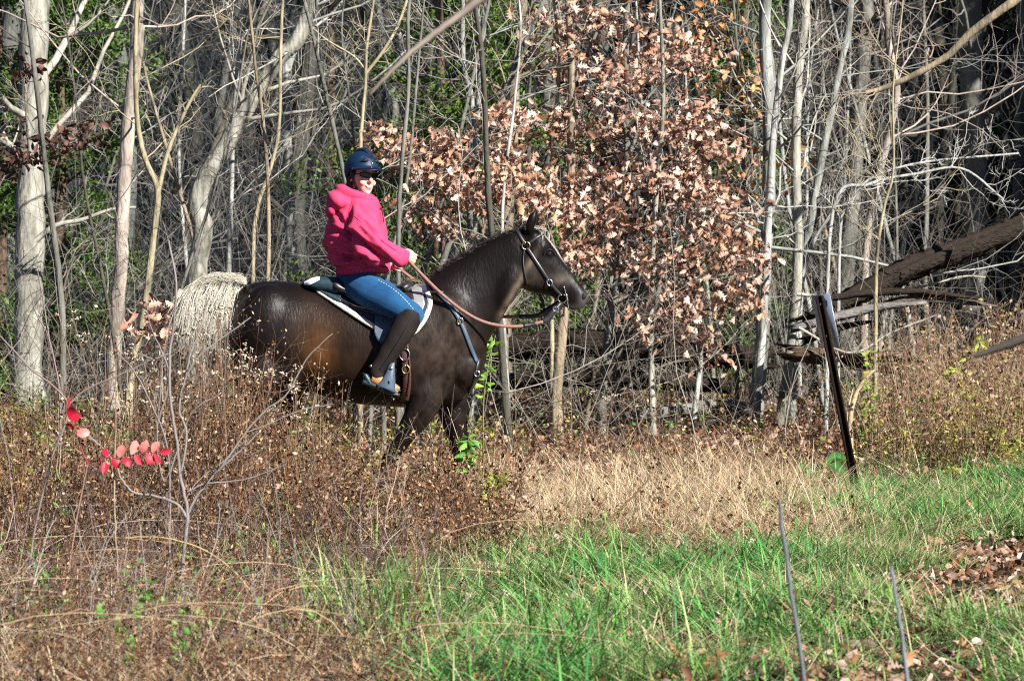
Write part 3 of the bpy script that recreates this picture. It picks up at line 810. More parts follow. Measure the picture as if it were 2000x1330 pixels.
tiny = (np.array([[0, 0, 0], [.5, -.26, .12], [.5, .26, -.1], [1, 0, .05], [.5, 0, -.16]]), np.array([[0, 1, 4, 4], [0, 4, 2, 2], [1, 3, 4, 4], [4, 3, 2, 2]]))
def scatter_tiny(mb, pos, size, cols, g, droop=0.3, spread=1.0):
    N = len(pos); Fm = rand_frames(g, N, droop, spread)
    V = tiny[0]
    W = np.einsum('nij,vj->nvi', Fm, V) * size[:, None, None] + pos[:, None]
    T = np.array([[0, 1, 4], [0, 4, 2], [1, 3, 4], [4, 3, 2]])
    mb.add(W.reshape(-1, 3), T=(T[None] + (np.arange(N) * 5)[:, None, None]).reshape(-1, 3), C=np.repeat(cols, 5, 0))

def weed_mass(name, label, p, h, r, cols, leafc, nleaf, seed, lean=.25, kids=3, leafsize=(.015, .045), m='weed', tipleaf=0):
    g = np.random.default_rng(seed); N = len(p)
    d = nrm(np.stack([g.normal(size=N) * lean, g.normal(size=N) * lean, np.ones(N)], 1)); ln = g.uniform(*h, N) * g.uniform(.6, 1, N)
    pts = [p - [0, 0, .02]]; n = 5
    for s in range(n - 1):
        d = nrm(d + g.normal(size=(N, 3)) * .11); pts.append(pts[-1] + d * (ln / (n - 1))[:, None])
    P = np.stack(pts, 1); Rr = g.uniform(*r, N)[:, None] * np.linspace(1, .4, n)[None]
    C = palette(g, N, cols, .2); mb = MB(); tubes(mb, P, Rr, 3, C)
    P2, R2 = grow(P, Rr, kids, .25, .98, (25, 70), (.18, .42), 4, .15, .04, .7, g, absmin=.0012)
    tubes(mb, P2, R2, 3, np.repeat(C, kids, 0))
    A = np.vstack([P2[:, 1:].reshape(-1, 3), P[:, 2:].reshape(-1, 3)])
    q = A[g.integers(0, len(A), nleaf)] + g.normal(size=(nleaf, 3)) * .02
    scatter_tiny(mb, q, g.uniform(*leafsize, nleaf), palette(g, nleaf, leafc, .25), g)
    return tag(build(name, mb, M[m]), label, 'weeds', kind='stuff')

p = sample(8000, 14.2, 25, zone_brown, g)
p2 = sample(650, 14.4, 24.5, lambda px, py, x, y: zone_brown(px, py, x, y) * ss(.3, .7, patch(x, y, 2.2, 63)), g)
weed_mass('weeds', 'bare grey and purplish twigs standing among the dead weeds at lower left', p2, (.35, 1.0), (.0018, .0038), [(.24, .21, .195), (.15, .11, .11), (.36, .29, .22), (.07, .05, .05)], WB, 1500, 918, .6, kids=5, leafsize=(.01, .03))
# taller where they hide the hind legs of the horse
weed_mass('weeds', 'dense dead brown weeds covering the lower left', p, (.15, .58), (.0014, .0030), WB, WB + [(.21, .115, .065)], 40000, 911, .75, leafsize=(.008, .028))
p = sample(950, 20.5, 24.3, lambda px, py, x, y: (1 - ss(560, 720, px)) + .0, g)
weed_mass('weeds', 'taller dead stalks in front of the hind legs of the horse', p, (.5, 1.12), (.0018, .004), WB, WB + [(.36, .26, .2)], 15000, 912, .22, kids=6, leafsize=(.012, .035))
p = sample(170, 21.5, 24.4, lambda px, py, x, y: ss(310, 345, px) * (1 - ss(460, 500, px)), g)
weed_mass('weeds', 'tallest seed stalks standing in front of the tail', p, (.9, 1.45), (.0016, .0032), WB + [(.36, .29, .2)], WB + [(.42, .34, .24)], 4200, 920, .12, kids=7, leafsize=(.01, .03))
p = sample(650, 20.5, 24.2, lambda px, py, x, y: ss(560, 660, px) * (1 - ss(930, 1040, px)), g)
weed_mass('weeds', 'brown weeds hiding the hooves of the horse', p, (.3, .68), (.0018, .0036), WB, WB + [(.30, .2, .12)], 9000, 917, .3, kids=5, leafsize=(.012, .035))
p = sample(3800, 26, 41, lambda px, py, x, y: zone_mid(px, py, x, y) * (.35 + .65 * patch(x, y, 1.5, 21)), g)
weed_mass('weeds', 'low brown thicket between the trail and the trees', p, (.15, .6), (.0016, .0036), WB, WB + [(.38, .25, .17), (.30, .28, .08)], 24000, 913, .5)
p = sample(750, 20, 30, lambda px, py, x, y: zone_straw(px, py, x, y) * ss(.5, .75, patch(x, y, 2.7, 68)), g)
weed_mass('weeds', 'short brown weeds mixed through the straw', p, (.1, .42), (.0016, .003), WB, WB + [(.2, .26, .06), (.3, .2, .1)], 5200, 919, .6, kids=4, leafsize=(.012, .04))
p = sample(1250, 29.5, 36.5, lambda px, py, x, y: ss(1670, 1800, px) * (.25 + .75 * patch(x, y, 2.2, 61)), g)
weed_mass('weeds', 'tall reddish brown dead weeds right of the sign post', p, (.5, 1.4), (.002, .0045), [(.19, .11, .065), (.13, .075, .05), (.30, .20, .13), (.36, .27, .18)], [(.20, .105, .065), (.14, .075, .045), (.28, .17, .11), (.2, .18, .05), (.33, .24, .16)], 13000, 914, .14, kids=7, leafsize=(.02, .05))
p = sample(420, 20, 37, lambda px, py, x, y: (1 - .9 * zone_green(px, py, x, y)) * .4 * ss(.5, .8, patch(x, y, 1.6, 62)) * (1 - ss(900, 945, py) * ss(950, 1050, px)) + 1.0 * ss(1650, 1780, px) * zone_mid(px, py, x, y), g)
weed_mass('weeds', 'scattered yellow green goldenrod among the dead weeds', p, (.3, .95), (.002, .003), [(.26, .24, .06), (.3, .22, .05)], [(.30, .30, .05), (.22, .28, .05), (.42, .33, .05), (.14, .24, .04)], 9000, 915, .2, kids=5, leafsize=(.018, .045), m='green')
p = sample(560, 14.6, 37, lambda px, py, x, y: (.2 + .8 * (1 - ss(480, 620, px))) * (1 - ss(900, 945, py) * ss(850, 950, px)), g)
weed_mass('weeds', 'small bright green leafy sprigs among the brown weeds', p, (.15, .5), (.0015, .002), [(.16, .24, .06)], [(.14, .32, .05), (.10, .26, .04), (.2, .36, .08)], 5600, 916, .2, kids=2, leafsize=(.025, .055), m='green')

mb = MB(); p = sample(170, 14.4, 24.5, zone_brown, g); N = len(p); a = g.uniform(0, 6.28, N); ln = g.uniform(.5, 1.3, N); tt = np.linspace(0, 1, 8)
d = np.stack([np.cos(a), np.sin(a) * .5, 0 * a], 1)
Pa = p[:, None] + d[:, None] * (ln[:, None] * (.25 * tt + .75 * tt ** 2)[None])[..., None] + np.array([0, 0, 1.]) * (ln[:, None] * (.75 * tt - .5 * tt ** 2)[None])[..., None]
tubes(mb, Pa, g.uniform(.0018, .0032, N)[:, None] * np.linspace(1, .4, 8)[None], 3, palette(g, N, [(.46, .33, .18), (.36, .26, .16), (.30, .25, .22), (.5, .38, .22)], .15))
tag(build('straw_stems', mb, M['weed']), 'long arching straw stems across the dead weeds', 'weeds', kind='stuff')
mb = MB()
LIT = [(.24, .125, .07), (.17, .082, .044), (.34, .20, .13), (.09, .045, .026), (.46, .33, .26), (.25, .15, .11), (.27, .12, .05), (.05, .028, .02)]
p = sample(34000, 25.5, 46, zone_mid, g); N = len(p); p[:, 2] += g.uniform(.005, .12, N)
scatter_tiny(mb, p, g.uniform(.04, .11, N), palette(g, N, LIT, .25), g, .0, .5)
p = sample(14000, 14.5, 27, zone_path, g); N = len(p); p[:, 2] += g.uniform(.0, .04, N)
scatter_tiny(mb, p, g.uniform(.03, .09, N), palette(g, N, LIT, .25), g, .0, .35)
p = sample(12000, 14.2, 30, lambda px, py, x, y: .45 + .3 * zone_brown(px, py, x, y), g); N = len(p); p[:, 2] += g.uniform(.0, .10, N)
scatter_tiny(mb, p, g.uniform(.02, .075, N), palette(g, N, LIT, .25), g, .0, .5)
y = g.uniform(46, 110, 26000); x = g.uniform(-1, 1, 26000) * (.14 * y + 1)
scatter_tiny(mb, np.stack([x, y, gz(x, y) + .03], 1), g.uniform(.08, .2, 26000), palette(g, 26000, [(.032, .033, .034), (.024, .025, .027), (.05, .046, .043)], .25), g, 0, .5)  # far leaves greyed and darkened, carrying the woods shade in their colour
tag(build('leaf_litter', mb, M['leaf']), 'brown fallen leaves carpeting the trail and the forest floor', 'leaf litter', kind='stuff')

# separate fallen leaves that show one by one on the grass
def ground_leaf(n, pred, label, group, pal, size, seed, d0=14.5, d1=27):
    g = np.random.default_rng(seed)
    p = sample(n, d0, d1, pred, g)
    ms = []
    for k in range(8):
        V, Q = oak_shapes[k]; m = MB(); m.add(V - [.5, 0, 0], Q=Q, C=palette(g, 1, pal)[0]); ms.append(m.mesh('fallen_leaf', M['leaf']))
    for q in p:
        o = link('fallen_leaf', ms[g.integers(0, 8)], None, (q[0], q[1], q[2] + g.uniform(.05, .11)))
        o.rotation_euler = (g.uniform(-.7, .9), g.uniform(-.7, .7), g.uniform(0, 6.28)); s = g.uniform(*size); o.scale = (s, s, s)
        tag(o, label, 'leaf', group)
ground_leaf(110, lambda px, py, x, y: zone_green(px, py, x, y) + .4 * zone_path(px, py, x, y), 'curled tan oak leaf lying on the green grass', 'fallen oak leaves on the grass', [(.36, .23, .17), (.42, .30, .235), (.26, .15, .10), (.38, .21, .10)], (.06, .115), 921)
ground_leaf(40, lambda px, py, x, y: zone_brown(px, py, x, y), 'dull brown oak leaf caught among the dead weeds', 'fallen oak leaves in the dead weeds', [(.26, .15, .11), (.32, .21, .165), (.2, .10, .065)], (.06, .12), 922)

# ------------------------------------------------------------------ horse
def tb(px, top, bot, hw, d=0.0, tilt=0.0):
    a = O(px, top, d); b = O(px, bot, d)
    return (a + b) / 2, (a - b) / 2, np.array([0, hw, 0.0])
def tb2(p, q, hw, d=0.0):
    a = O(*p, d); b = O(*q, d)
    return (a + b) / 2, (a - b) / 2, np.array([0, hw, 0.0])
def loft_rows(mb, rows, **k):
    loft(mb, [r[0] for r in rows], [r[1] for r in rows], [r[2] for r in rows], **k)

hb = MB()
loft_rows(hb, [tb(449, 615, 690, .06), tb(458, 578, 725, .16), tb(478, 560, 750, .225), tb(510, 551, 765, .262), tb(555, 550, 768, .275), tb(605, 557, 768, .265), tb(650, 570, 780, .275),
               tb(700, 578, 790, .29), tb(760, 577, 795, .285), tb(812, 561, 795, .262), tb(850, 548, 790, .242), tb(890, 545, 782, .215), tb(918, 560, 766, .18), tb(940, 600, 730, .11), tb(950, 630, 700, .04)], n=30, pw=2.15)
loft_rows(hb, [tb2((828, 556), (905, 745), .20), tb2((850, 536), (940, 690), .165), tb2((880, 514), (965, 648), .125), tb2((912, 494), (982, 622), .102), tb2((942, 475), (993, 600), .09), tb2((975, 458), (1005, 580), .08), (tb2((1006, 448), (1014, 563), .074)), tb2((1030, 448), (1030, 560), .06)], n=24, pw=2.0)
loft_rows(hb, [tb2((1016, 450), (1010, 552), .055), tb2((1038, 447), (1024, 566), .075), tb2((1058, 452), (1042, 573), .088), tb2((1074, 466), (1058, 577), .088), tb2((1090, 487), (1073, 580), .078), tb2((1104, 510), (1086, 586), .066), tb2((1119, 531), (1096, 595), .055), tb2((1133, 550), (1108, 605), .053), tb2((1143, 564), (1120, 609), .052), tb2((1149, 578), (1133, 607), .046), tb2((1149, 588), (1141, 602), .03)], n=22, pw=2.1)
def oe(px, py, d, r, ang=0.0):
    """ellipsoid at pixel; ang in degrees, rotates in the picture plane"""
    ell(hb, O(px, py, d), r, rotm((0, 1, 0), R(ang)), 18)
for s in (-1, 1):
    oe(520, 640, .13 * s, (.20, .155, .27), 8)         # haunch
    oe(566, 722, .165 * s, (.10, .085, .13), 0)        # stifle
    oe(885, 640, .115 * s, (.13, .115, .27), -22)      # shoulder
    oe(905, 715, .11 * s, (.12, .10, .12), 0)
    oe(830, 752, .13 * s, (.12, .08, .11), 0)          # elbow
    oe(1036, 528, .052 * s, (.10, .038, .105), 0)      # jowl
    oe(1072, 490, .066 * s, (.034, .03, .028), 0)      # brow
    oe(1084, 535, .052 * s, (.09, .022, .022), 52)     # cheek ridge
    oe(1139, 580, .035 * s, (.03, .022, .03), 0)       # nostril wing
    oe(990, 560, .055 * s, (.08, .05, .16), 25)
oe(1118, 598, 0, (.055, .036, .028), 20)               # chin and lips
oe(700, 700, 0, (.40, .29, .27))
# ears
for s, px in ((-1, 1037), (1, 1043)):
    q = [O(px - 4, 456, .055 * s), O(px - 2, 444, .06 * s), O(px + 1, 430, .062 * s), O(px + 6, 418, .06 * s), O(px + 11, 401, .056 * s)]
    limb(hb, [(*q[0], .030), (*q[1], .035), (*q[2], .033), (*q[3], .022), (*q[4], .003)], n=12, flat=.6)
def leg(pts, d):
    limb(hb, [(*O(x, y, d + (p[0] if p else 0)), r) for x, y, r, *p in pts], n=16, flat=.86)
leg([(858, 660, .05, .05), (848, 700, .09, .04), (834, 765, .108, .01), (822, 800, .092), (797, 840, .066), (773, 877, .053), (759, 900, .046), (738, 942, .034), (724, 974, .034), (716, 992, .043), (722, 1010, .036)], -.15)
leg([(892, 660, .05, -.05), (890, 700, .09, -.04), (882, 775, .098), (884, 810, .085), (893, 850, .064), (898, 880, .055), (895, 900, .046), (889, 950, .034), (886, 985, .034), (885, 1000, .043), (896, 1018, .036)], .15)
leg([(535, 610, .06, .08), (530, 660, .13, .06), (514, 730, .165, .02), (500, 775, .122), (478, 830, .082), (460, 868, .064), (457, 890, .055), (466, 940, .042), (474, 985, .042), (478, 1003, .048), (490, 1020, .038)], -.17)
leg([(545, 610, .06, -.08), (548, 660, .12, -.06), (555, 735, .15, -.02), (556, 780, .11), (545, 830, .076), (536, 868, .062), (536, 890, .054), (548, 940, .042), (558, 985, .042), (562, 1003, .048), (573, 1020, .038)], .17)
HV, HN, HQ, HT = fuse(hb, .0125, 14, .55)
# muscle and hair relief
dsp = wave3(HV, 5.0, 31, 2) * .006 + wave3(HV, 16.0, 32, 2) * .0022
HV = HV + HN * dsp[:, None]
hpx = 1000 + (HV[:, 0]) / 25.0 * F_PX
_, hpy = pxof(np.stack([HV[:, 0], np.full(len(HV), 25.0), HV[:, 2]], 1))
def gb(cx, cy, rx, ry): return np.exp(-(((hpx - cx) / rx) ** 2 + ((hpy - cy) / ry) ** 2))
from mathutils import noise as mnoise
nz1 = np.clip(.5 + .75 * np.array([mnoise.fractal((v[0] * 7, v[1] * 7, v[2] * 5), 1.0, 2.0, 4) for v in HV]), 0, 1)[:, None]
nz2 = np.clip(.5 + .95 * np.array([mnoise.fractal((v[0] * 26 + 5, v[1] * 26, v[2] * 15), .9, 2.0, 3) for v in HV]), 0, 1)[:, None]
C = np.tile(np.array([.0046, .0032, .0030]), (len(HV), 1))
def blend(C, w, col):
    w = np.clip(w, 0, 1)
    if w.ndim == 1: w = w[:, None]
    return C * (1 - w) + np.array(col) * w
C = blend(C, (gb(690, 680, 120, 80) * .75)[:, None] * (.35 + .65 * nz1), (.030, .016, .010))
C = blend(C, (gb(628, 690, 28, 54) * 1.0)[:, None] * (.5 + .5 * nz2), (.12, .050, .017))
C = blend(C, (gb(610, 640, 36, 50) * .6)[:, None] * (.3 + .7 * nz1), (.04, .021, .011))
C = blend(C, (gb(870, 680, 62, 82) * .62)[:, None] * (.25 + .75 * nz2), (.075, .053, .040))
C = blend(C, (gb(850, 800, 50, 40) * .45)[:, None] * nz2, (.05, .036, .028))
C = blend(C, (gb(1040, 540, 26, 28) * .75)[:, None] * (.4 + .6 * nz2), (.06, .046, .036))
C = blend(C, (gb(1096, 545, 20, 12) * .55)[:, None] * (.4 + .6 * nz2), (.15, .125, .105))
C = blend(C, (gb(1128, 603, 24, 8) * .6)[:, None], (.13, .11, .085))
C = blend(C, (gb(1139, 584, 9, 13) * .7)[:, None], (.11, .10, .10))
C = blend(C, (gb(530, 640, 60, 60) * .5)[:, None] * (nz1 * nz2), (.020, .018, .019))
ln = np.abs((hpx - 1011) + (hpy - 556) * .55); C = blend(C, (np.exp(-(ln / 7) ** 2) * ss(470, 520, hpy) * (1 - ss(600, 640, hpy)) * .75)[:, None] * (.5 + .5 * nz2), (.16, .12, .085))
C = blend(C, (np.exp(-((hpx - (1060 + (hpy - 452) * .72)) / 2.4) ** 2) * ss(440, 455, hpy) * (1 - ss(500, 530, hpy)) * (np.abs(HV[:, 1] - 25) < .035))[:, None], (.30, .27, .24))
C = blend(C, ss(.0, .3, (hpy - 985) / 40.)[:, None], (.05, .045, .04))
M['coat'] = mat('horse_coat', attr=True, rough=.40, spec=.13, bump=(75, .5, .006, (1, 1, .3)))
horse = thing('horse', 'dark chocolate brown horse with a flaxen white tail walking right under the rider', 'horse', O(700, 1018))
m = MB(); m.add(HV, Q=HQ, T=HT, C=C)
build('body', m, M['coat'], horse)
HB = BVHTree.FromPolygons([tuple(v) for v in HV], HQ + HT)

def hit(px, py, side=-1):
    a = O(px, py, 0)
    loc, n, _, _ = HB.ray_cast(Vector((a[0], 25 + side * 3, a[2])), Vector((0, -side, 0)))
    if loc is None:
        loc, n, _, _ = HB.find_nearest(Vector(a))
    n = np.array(n)
    if n[1] * side < 0: n = n * np.array([1, -1, 1]) if abs(n[1]) > .3 else n
    return np.array(loc), n

def ribbon(mb, P, Nn, w, th, C=None, off=0.0):
    """leather strap: rectangular section, P centre line lying on a surface, Nn its outward normals"""
    P = np.asarray(P); Nn = nrm(np.asarray(Nn)); k = len(P)
    T = nrm(np.gradient(P, axis=0)); S = nrm(np.cross(Nn, T)); Nn = nrm(np.cross(T, S))
    w = np.broadcast_to(np.asarray(w, float), (k,))[:, None] * .5
    q = [P + Nn * off - S * w, P + Nn * off + S * w, P + Nn * (off + th) + S * w * .9, P + Nn * (off + th) - S * w * .9]
    V = np.stack(q, 1).reshape(-1, 3)
    i = np.arange(k - 1)[:, None] * 4; j = np.arange(4)[None]; j2 = (j + 1) % 4
    Q = np.stack([i + j, i + j2, i + 4 + j2, i + 4 + j], -1).reshape(-1, 4).tolist() + [[3, 2, 1, 0], [4 * k - 4, 4 * k - 3, 4 * k - 2, 4 * k - 1]]
    mb.add(V, Q=Q, C=C)

def strap(mb, px, w, th=.005, off=.003, side=-1, C=None, lift=0.0, step=5):
    px = np.array(px, float)
    L = np.linalg.norm(np.diff(px, axis=0), axis=1).sum()
    q = spline(px, max(6, int(L / step)))
    H = [hit(x, y, side) for x, y in q]
    P = np.array([h[0] for h in H]); Nn = np.array([h[1] for h in H])
    for _ in range(3):
        P[1:-1] = P[1:-1] * .5 + (P[:-2] + P[2:]) * .25; Nn[1:-1] = nrm(Nn[1:-1] * .5 + (Nn[:-2] + Nn[2:]) * .25)
    P = P + nrm(Nn) * lift
    ribbon(mb, P, Nn, w, th, C, off)
    return P, Nn

def drape(mb, top, bot, off, th, side=-1, nu=22, nv=10, C=None, sm=3):
    """padded sheet lying on the horse between two pixel lines"""
    a = spline(np.array(top, float), nu); b = spline(np.array(bot, float), nu)
    G = np.zeros((nv, nu, 3)); Nn = np.zeros((nv, nu, 3))
    for v in range(nv):
        f = v / (nv - 1)
        for u in range(nu):
            q = a[u] * (1 - f) + b[u] * f
            G[v, u], Nn[v, u] = hit(q[0], q[1], side)
    for _ in range(sm):
        Nn[1:-1, 1:-1] = nrm(Nn[1:-1, 1:-1] + Nn[:-2, 1:-1] + Nn[2:, 1:-1] + Nn[1:-1, :-2] + Nn[1:-1, 2:])
        G[1:-1] = G[1:-1] * .5 + (G[:-2] + G[2:]) * .25; G[:, 1:-1] = G[:, 1:-1] * .5 + (G[:, :-2] + G[:, 2:]) * .25
    lo = (G + Nn * off).reshape(-1, 3); hi = (G + Nn * (off + th)).reshape(-1, 3); n = nu * nv
    i = np.arange(nv - 1)[:, None] * nu; j = np.arange(nu - 1)[None]
    q = np.stack([i + j, i + j + 1, i + nu + j + 1, i + nu + j], -1).reshape(-1, 4)
    rim = list(range(nu)) + [nu * v + nu - 1 for v in range(1, nv)] + [nu * (nv - 1) + u for u in range(nu - 2, -1, -1)] + [nu * v for v in range(nv - 2, 0, -1)]
    side_q = [[rim[k], rim[(k + 1) % len(rim)], rim[(k + 1) % len(rim)] + n, rim[k] + n] for k in range(len(rim))]
    mb.add(np.vstack([lo, hi]), Q=np.vstack([q[:, ::-1], q + n, side_q]), C=C)

def ring(mb, c, r, t, axis=(0, 1, 0), sx=1.0, C=None, n=18, tilt=0.0):
    a = np.linspace(0, 2 * np.pi, n + 1)
    p = np.stack([np.cos(a) * r * sx, 0 * a, np.sin(a) * r], 1) @ rotm((0, 1, 0), tilt).T
    tubes(mb, p + np.asarray(c), np.full(n + 1, t), 6, C)

# hair
M['tail'] = mat('flaxen_hair', attr=True, rough=.5, spec=.35, trans=.3)
M['mane'] = mat('dark_mane_hair', attr=True, rough=.45, spec=.4)
g = np.random.default_rng(951)
NT = 13000
s = g.uniform(0, 1, NT); dock = spline(np.array([O(478, 556), O(458, 551), O(434, 550), O(408, 560), O(390, 582)]), 60)
root_p = dock[(s ** 1.1 * 55).astype(int)] + np.stack([g.normal(size=NT) * .006, g.normal(size=NT) * .038, np.abs(g.normal(size=NT)) * .016], 1)
lat = g.normal(size=NT)
endx = np.interp(s, [0, 1], [447, 350]) + g.normal(size=NT) * 14; endy = np.interp(s, [0, .35, 1], [636, 642, 640]) + g.normal(size=NT) * 22
E = np.array([O(x, y, 0) for x, y in zip(endx, endy)]); E[:, 1] += lat * .07
midx = np.interp(s, [0, 1], [456, 356]) + g.normal(size=NT) * 7; midy = np.interp(s, [0, 1], [592, 575])
Mi = np.array([O(x, y, 0) for x, y in zip(midx, midy)]); Mi[:, 1] += lat * .065
t = np.linspace(0, 1, 9)
K1 = root_p + np.stack([np.interp(s, [0, 1], [-.05, -.11]) + g.normal(size=NT) * .02, 0 * s, np.interp(s, [0, .6, 1], [.05, .05, .02]) + g.normal(size=NT) * .012], 1)
ctrl = np.stack([root_p, K1, Mi, E], 1)
Pt = np.einsum('kt,nkd->ntd', np.stack([(1 - t) ** 3, 3 * t * (1 - t) ** 2, 3 * t * t * (1 - t), t ** 3]), ctrl)
ph_ = (lat * 7).astype(int) % 9 + (s * 11).astype(int); Pt[:, :, 0] += np.sin(t[None] * 5 + ph_[:, None] * 1.7) * .0008 * t[None]; Pt[:, :, 1] += np.cos(t[None] * 4 + ph_[:, None] * 2.3) * .001 * t[None]
m = MB()
loft(m, [O(474, 560), O(452, 563), O(428, 572), O(408, 592), O(400, 610), O(397, 628), O(396, 645)], [O(474, 552) - O(474, 560), O(452, 551) - O(452, 563), O(420, 557) - O(428, 572), O(386, 578) - O(408, 592), O(362, 608) - O(400, 610), O(364, 628) - O(397, 628), O(374, 648) - O(396, 645)], [[0, .03, 0], [0, .055, 0], [0, .07, 0], [0, .07, 0], [0, .065, 0], [0, .055, 0], [0, .03, 0]], n=18, C=np.array([.78, .71, .57]))
tubes(m, Pt, g.uniform(.0008, .0015, NT)[:, None] * np.array([1, 1, 1, 1, 1, .9, .75, .5, .2])[None], 3, palette(g, NT, [(.86, .82, .71), (.84, .78, .64), (.80, .71, .54), (.88, .85, .78)], .03))
build('tail', m, M['tail'], horse)
# mane: short fringe along the crest, falling to the far side, with a light tuft on the withers
NM = 3600; s = g.uniform(0, 1, NM)
crest = spline(np.array([O(822, 557), O(850, 538), O(880, 516), O(912, 496), O(942, 477), O(975, 460), O(1006, 450), O(1026, 446)]), 120)
rp = crest[(s * 118).astype(int)] + g.normal(size=(NM, 3)) * [.012, .012, .004] - [0, 0, .014]
ln = g.uniform(.03, .085, NM)
d0 = np.stack([-.55 + g.normal(size=NM) * .3, .35 + g.normal(size=NM) * .35, .45 + g.normal(size=NM) * .2], 1)
pts = [rp]; d = nrm(d0)
for k in range(5):
    d = nrm(d + np.array([-.05, .18, -.32])); pts.append(pts[-1] + d * (ln / 5)[:, None])
cc = palette(g, NM, [(.02, .016, .015), (.035, .028, .025), (.012, .01, .01), (.06, .05, .045)], .2)
m = MB(); tubes(m, np.stack(pts, 1), np.full((NM, 1), .0011) * np.array([1, 1, 1, .9, .7, .3])[None], 3, cc)
build('mane', m, M['mane'], horse)
NF = 130; rp = np.tile(O(1046, 447), (NF, 1)) + g.normal(size=(NF, 3)) * [.012, .02, .006]
E = rp + np.stack([g.uniform(.02, .07, NF), g.normal(size=NF) * .02, -g.uniform(.02, .12, NF)], 1)
t = np.linspace(0, 1, 5)[None, :, None]; Pf = rp[:, None] * (1 - t) + E[:, None] * t; Pf[:, :, 2] += (np.sin(t[..., 0] * np.pi) * .018); Pf[:, :, 0] += (np.sin(t[..., 0] * np.pi) * .02)
m = MB(); tubes(m, Pf, np.full((NF, 5), .0015), 3, palette(g, NF, [(.6, .55, .48), (.03, .025, .02), (.45, .4, .33)], .1)); build('forelock', m, M['tail'], horse)
NW = 160; rp = np.tile(O(822, 560), (NW, 1)) + g.normal(size=(NW, 3)) * [.02, .02, .004]
E = rp + np.stack([g.uniform(-.09, -.02, NW), g.normal(size=NW) * .03, g.uniform(.0, .045, NW)], 1)
Pf = rp[:, None] * (1 - t) + E[:, None] * t; Pf[:, :, 2] += np.sin(t[..., 0] * np.pi) * .02
m = MB(); tubes(m, Pf, np.full((NW, 5), .0014), 3, palette(g, NW, [(.3, .22, .15), (.18, .13, .09)], .2)); build('withers_tuft', m, M['tail'], horse)
M['eye'] = mat('dark_eye', base=(.012, .007, .005), rough=.08, spec=.6)
M['dark'] = mat('dark_skin', base=(.008, .007, .007), rough=.6)
M['hoof'] = mat('hoof_horn', base=(.06, .05, .042), rough=.6)
for sd in (-1, 1):
    h, nn = hit(1072, 496, sd); e = MB(); ell(e, h - nn * .008, (.021, .015, .017)); build('eye', e, M['eye'], horse)
    e = MB(); 
    lid = np.array([hit(x, y, sd)[0] + hit(x, y, sd)[1] * .003 for x, y in [(1062, 497), (1067, 490), (1074, 488), (1081, 493), (1084, 499)]])
    tubes(e, spline(lid, 12), np.full(12, .0055), 6); build('eyelid', e, M['dark'], horse)
    h, nn = hit(1140, 579, sd); e = MB(); ell(e, h - nn * .004, (.015, .008, .024), rotm((0, 1, 0), R(20))); build('nostril', e, M['dark'], horse)
    e = MB(); lp = np.array([hit(x, y, sd)[0] for x, y in [(1097, 588), (1106, 595), (1118, 600), (1134, 602), (1143, 599)]]); tubes(e, spline(lp, 14), np.full(14, .0035), 6); build('mouth_line', e, M['dark'], horse)
for (x, y, d) in ((725, 1012, -.15), (899, 1012, .15), (493, 1014, -.17), (577, 1014, .17)):
    e = MB(); c = O(x, y, d); gzz = float(gz(c[0], c[1])); z1 = c[2] + .045
    loft(e, [[c[0] - .012, c[1], z1], [c[0], c[1], (z1 + gzz) / 2], [c[0] + .014, c[1], gzz + .003]], [[.045, 0, 0], [.056, 0, 0], [.066, 0, 0]], [[0, .045, 0], [0, .052, 0], [0, .06, 0]], n=16, res=8)
    build('hoof', e, M['hoof'], horse)

# ------------------------------------------------------------------ tack
M['black_leather'] = mat('black_leather', base=(.016, .016, .020), rough=.42, spec=.5, bump=(120, .25, .002))
M['blue_leather'] = mat('blue_grey_leather', base=(.055, .085, .125), rough=.5, spec=.5, noise=(18, (.03, .045, .07), .6), bump=(90, .25, .002))
M['brown_leather'] = mat('brown_leather', base=(.085, .035, .028), rough=.5, spec=.45, noise=(20, (.04, .018, .015), .6), bump=(90, .25, .002))
M['steel'] = mat('polished_steel', base=(.62, .62, .60), rough=.22, metal=1.0)
M['brass'] = mat('brass', base=(.62, .48, .24), rough=.28, metal=1.0)
M['rope'] = mat('rein_rope', base=(.26, .135, .105), rough=.75, noise=(60, (.14, .07, .055), .7), bump=(180, .6, .004))
M['navy'] = mat('navy_cloth', base=(.022, .024, .05), rough=.85, noise=(25, (.05, .05, .085), .5), bump=(200, .4, .003), sheen=.2)
M['fleece'] = mat('white_fleece', base=(.70, .66, .57), rough=.95, spec=.05, noise=(70, (.52, .47, .38), .6), bump=(110, 1.0, .012))
M['bag'] = mat('dark_teal_nylon', base=(.010, .030, .042), rough=.55, spec=.4, bump=(40, .4, .006))
M['white_cloth'] = mat('pale_cloth', base=(.62, .66, .74), rough=.8, bump=(50, .4, .006))
M['grey_leather'] = mat('silver_grey_leather', base=(.26, .26, .25), rough=.45, spec=.5, noise=(12, (.12, .12, .12), .5))

pad = thing('saddle_pad', 'navy saddle pad with a white fleece edge on the horse back', 'saddle pad', O(730, 600))
lower = [(622, 572), (655, 592), (690, 613), (735, 639), (775, 655), (803, 652), (822, 636), (836, 613), (842, 590), (836, 574)]
for sd in (-1, 1):
    e = MB(); drape(e, [(612, 561), (650, 571), (690, 577), (730, 579), (765, 577), (795, 568), (812, 562), (824, 559), (832, 558), (833, 560)], lower, .004, .014, sd, nu=34, nv=12)
    build('blanket', e, M['navy'], pad)
    e = MB(); strap(e, lower, .032, .014, .008, sd); build('fleece_edge', e, M['fleece'], pad)

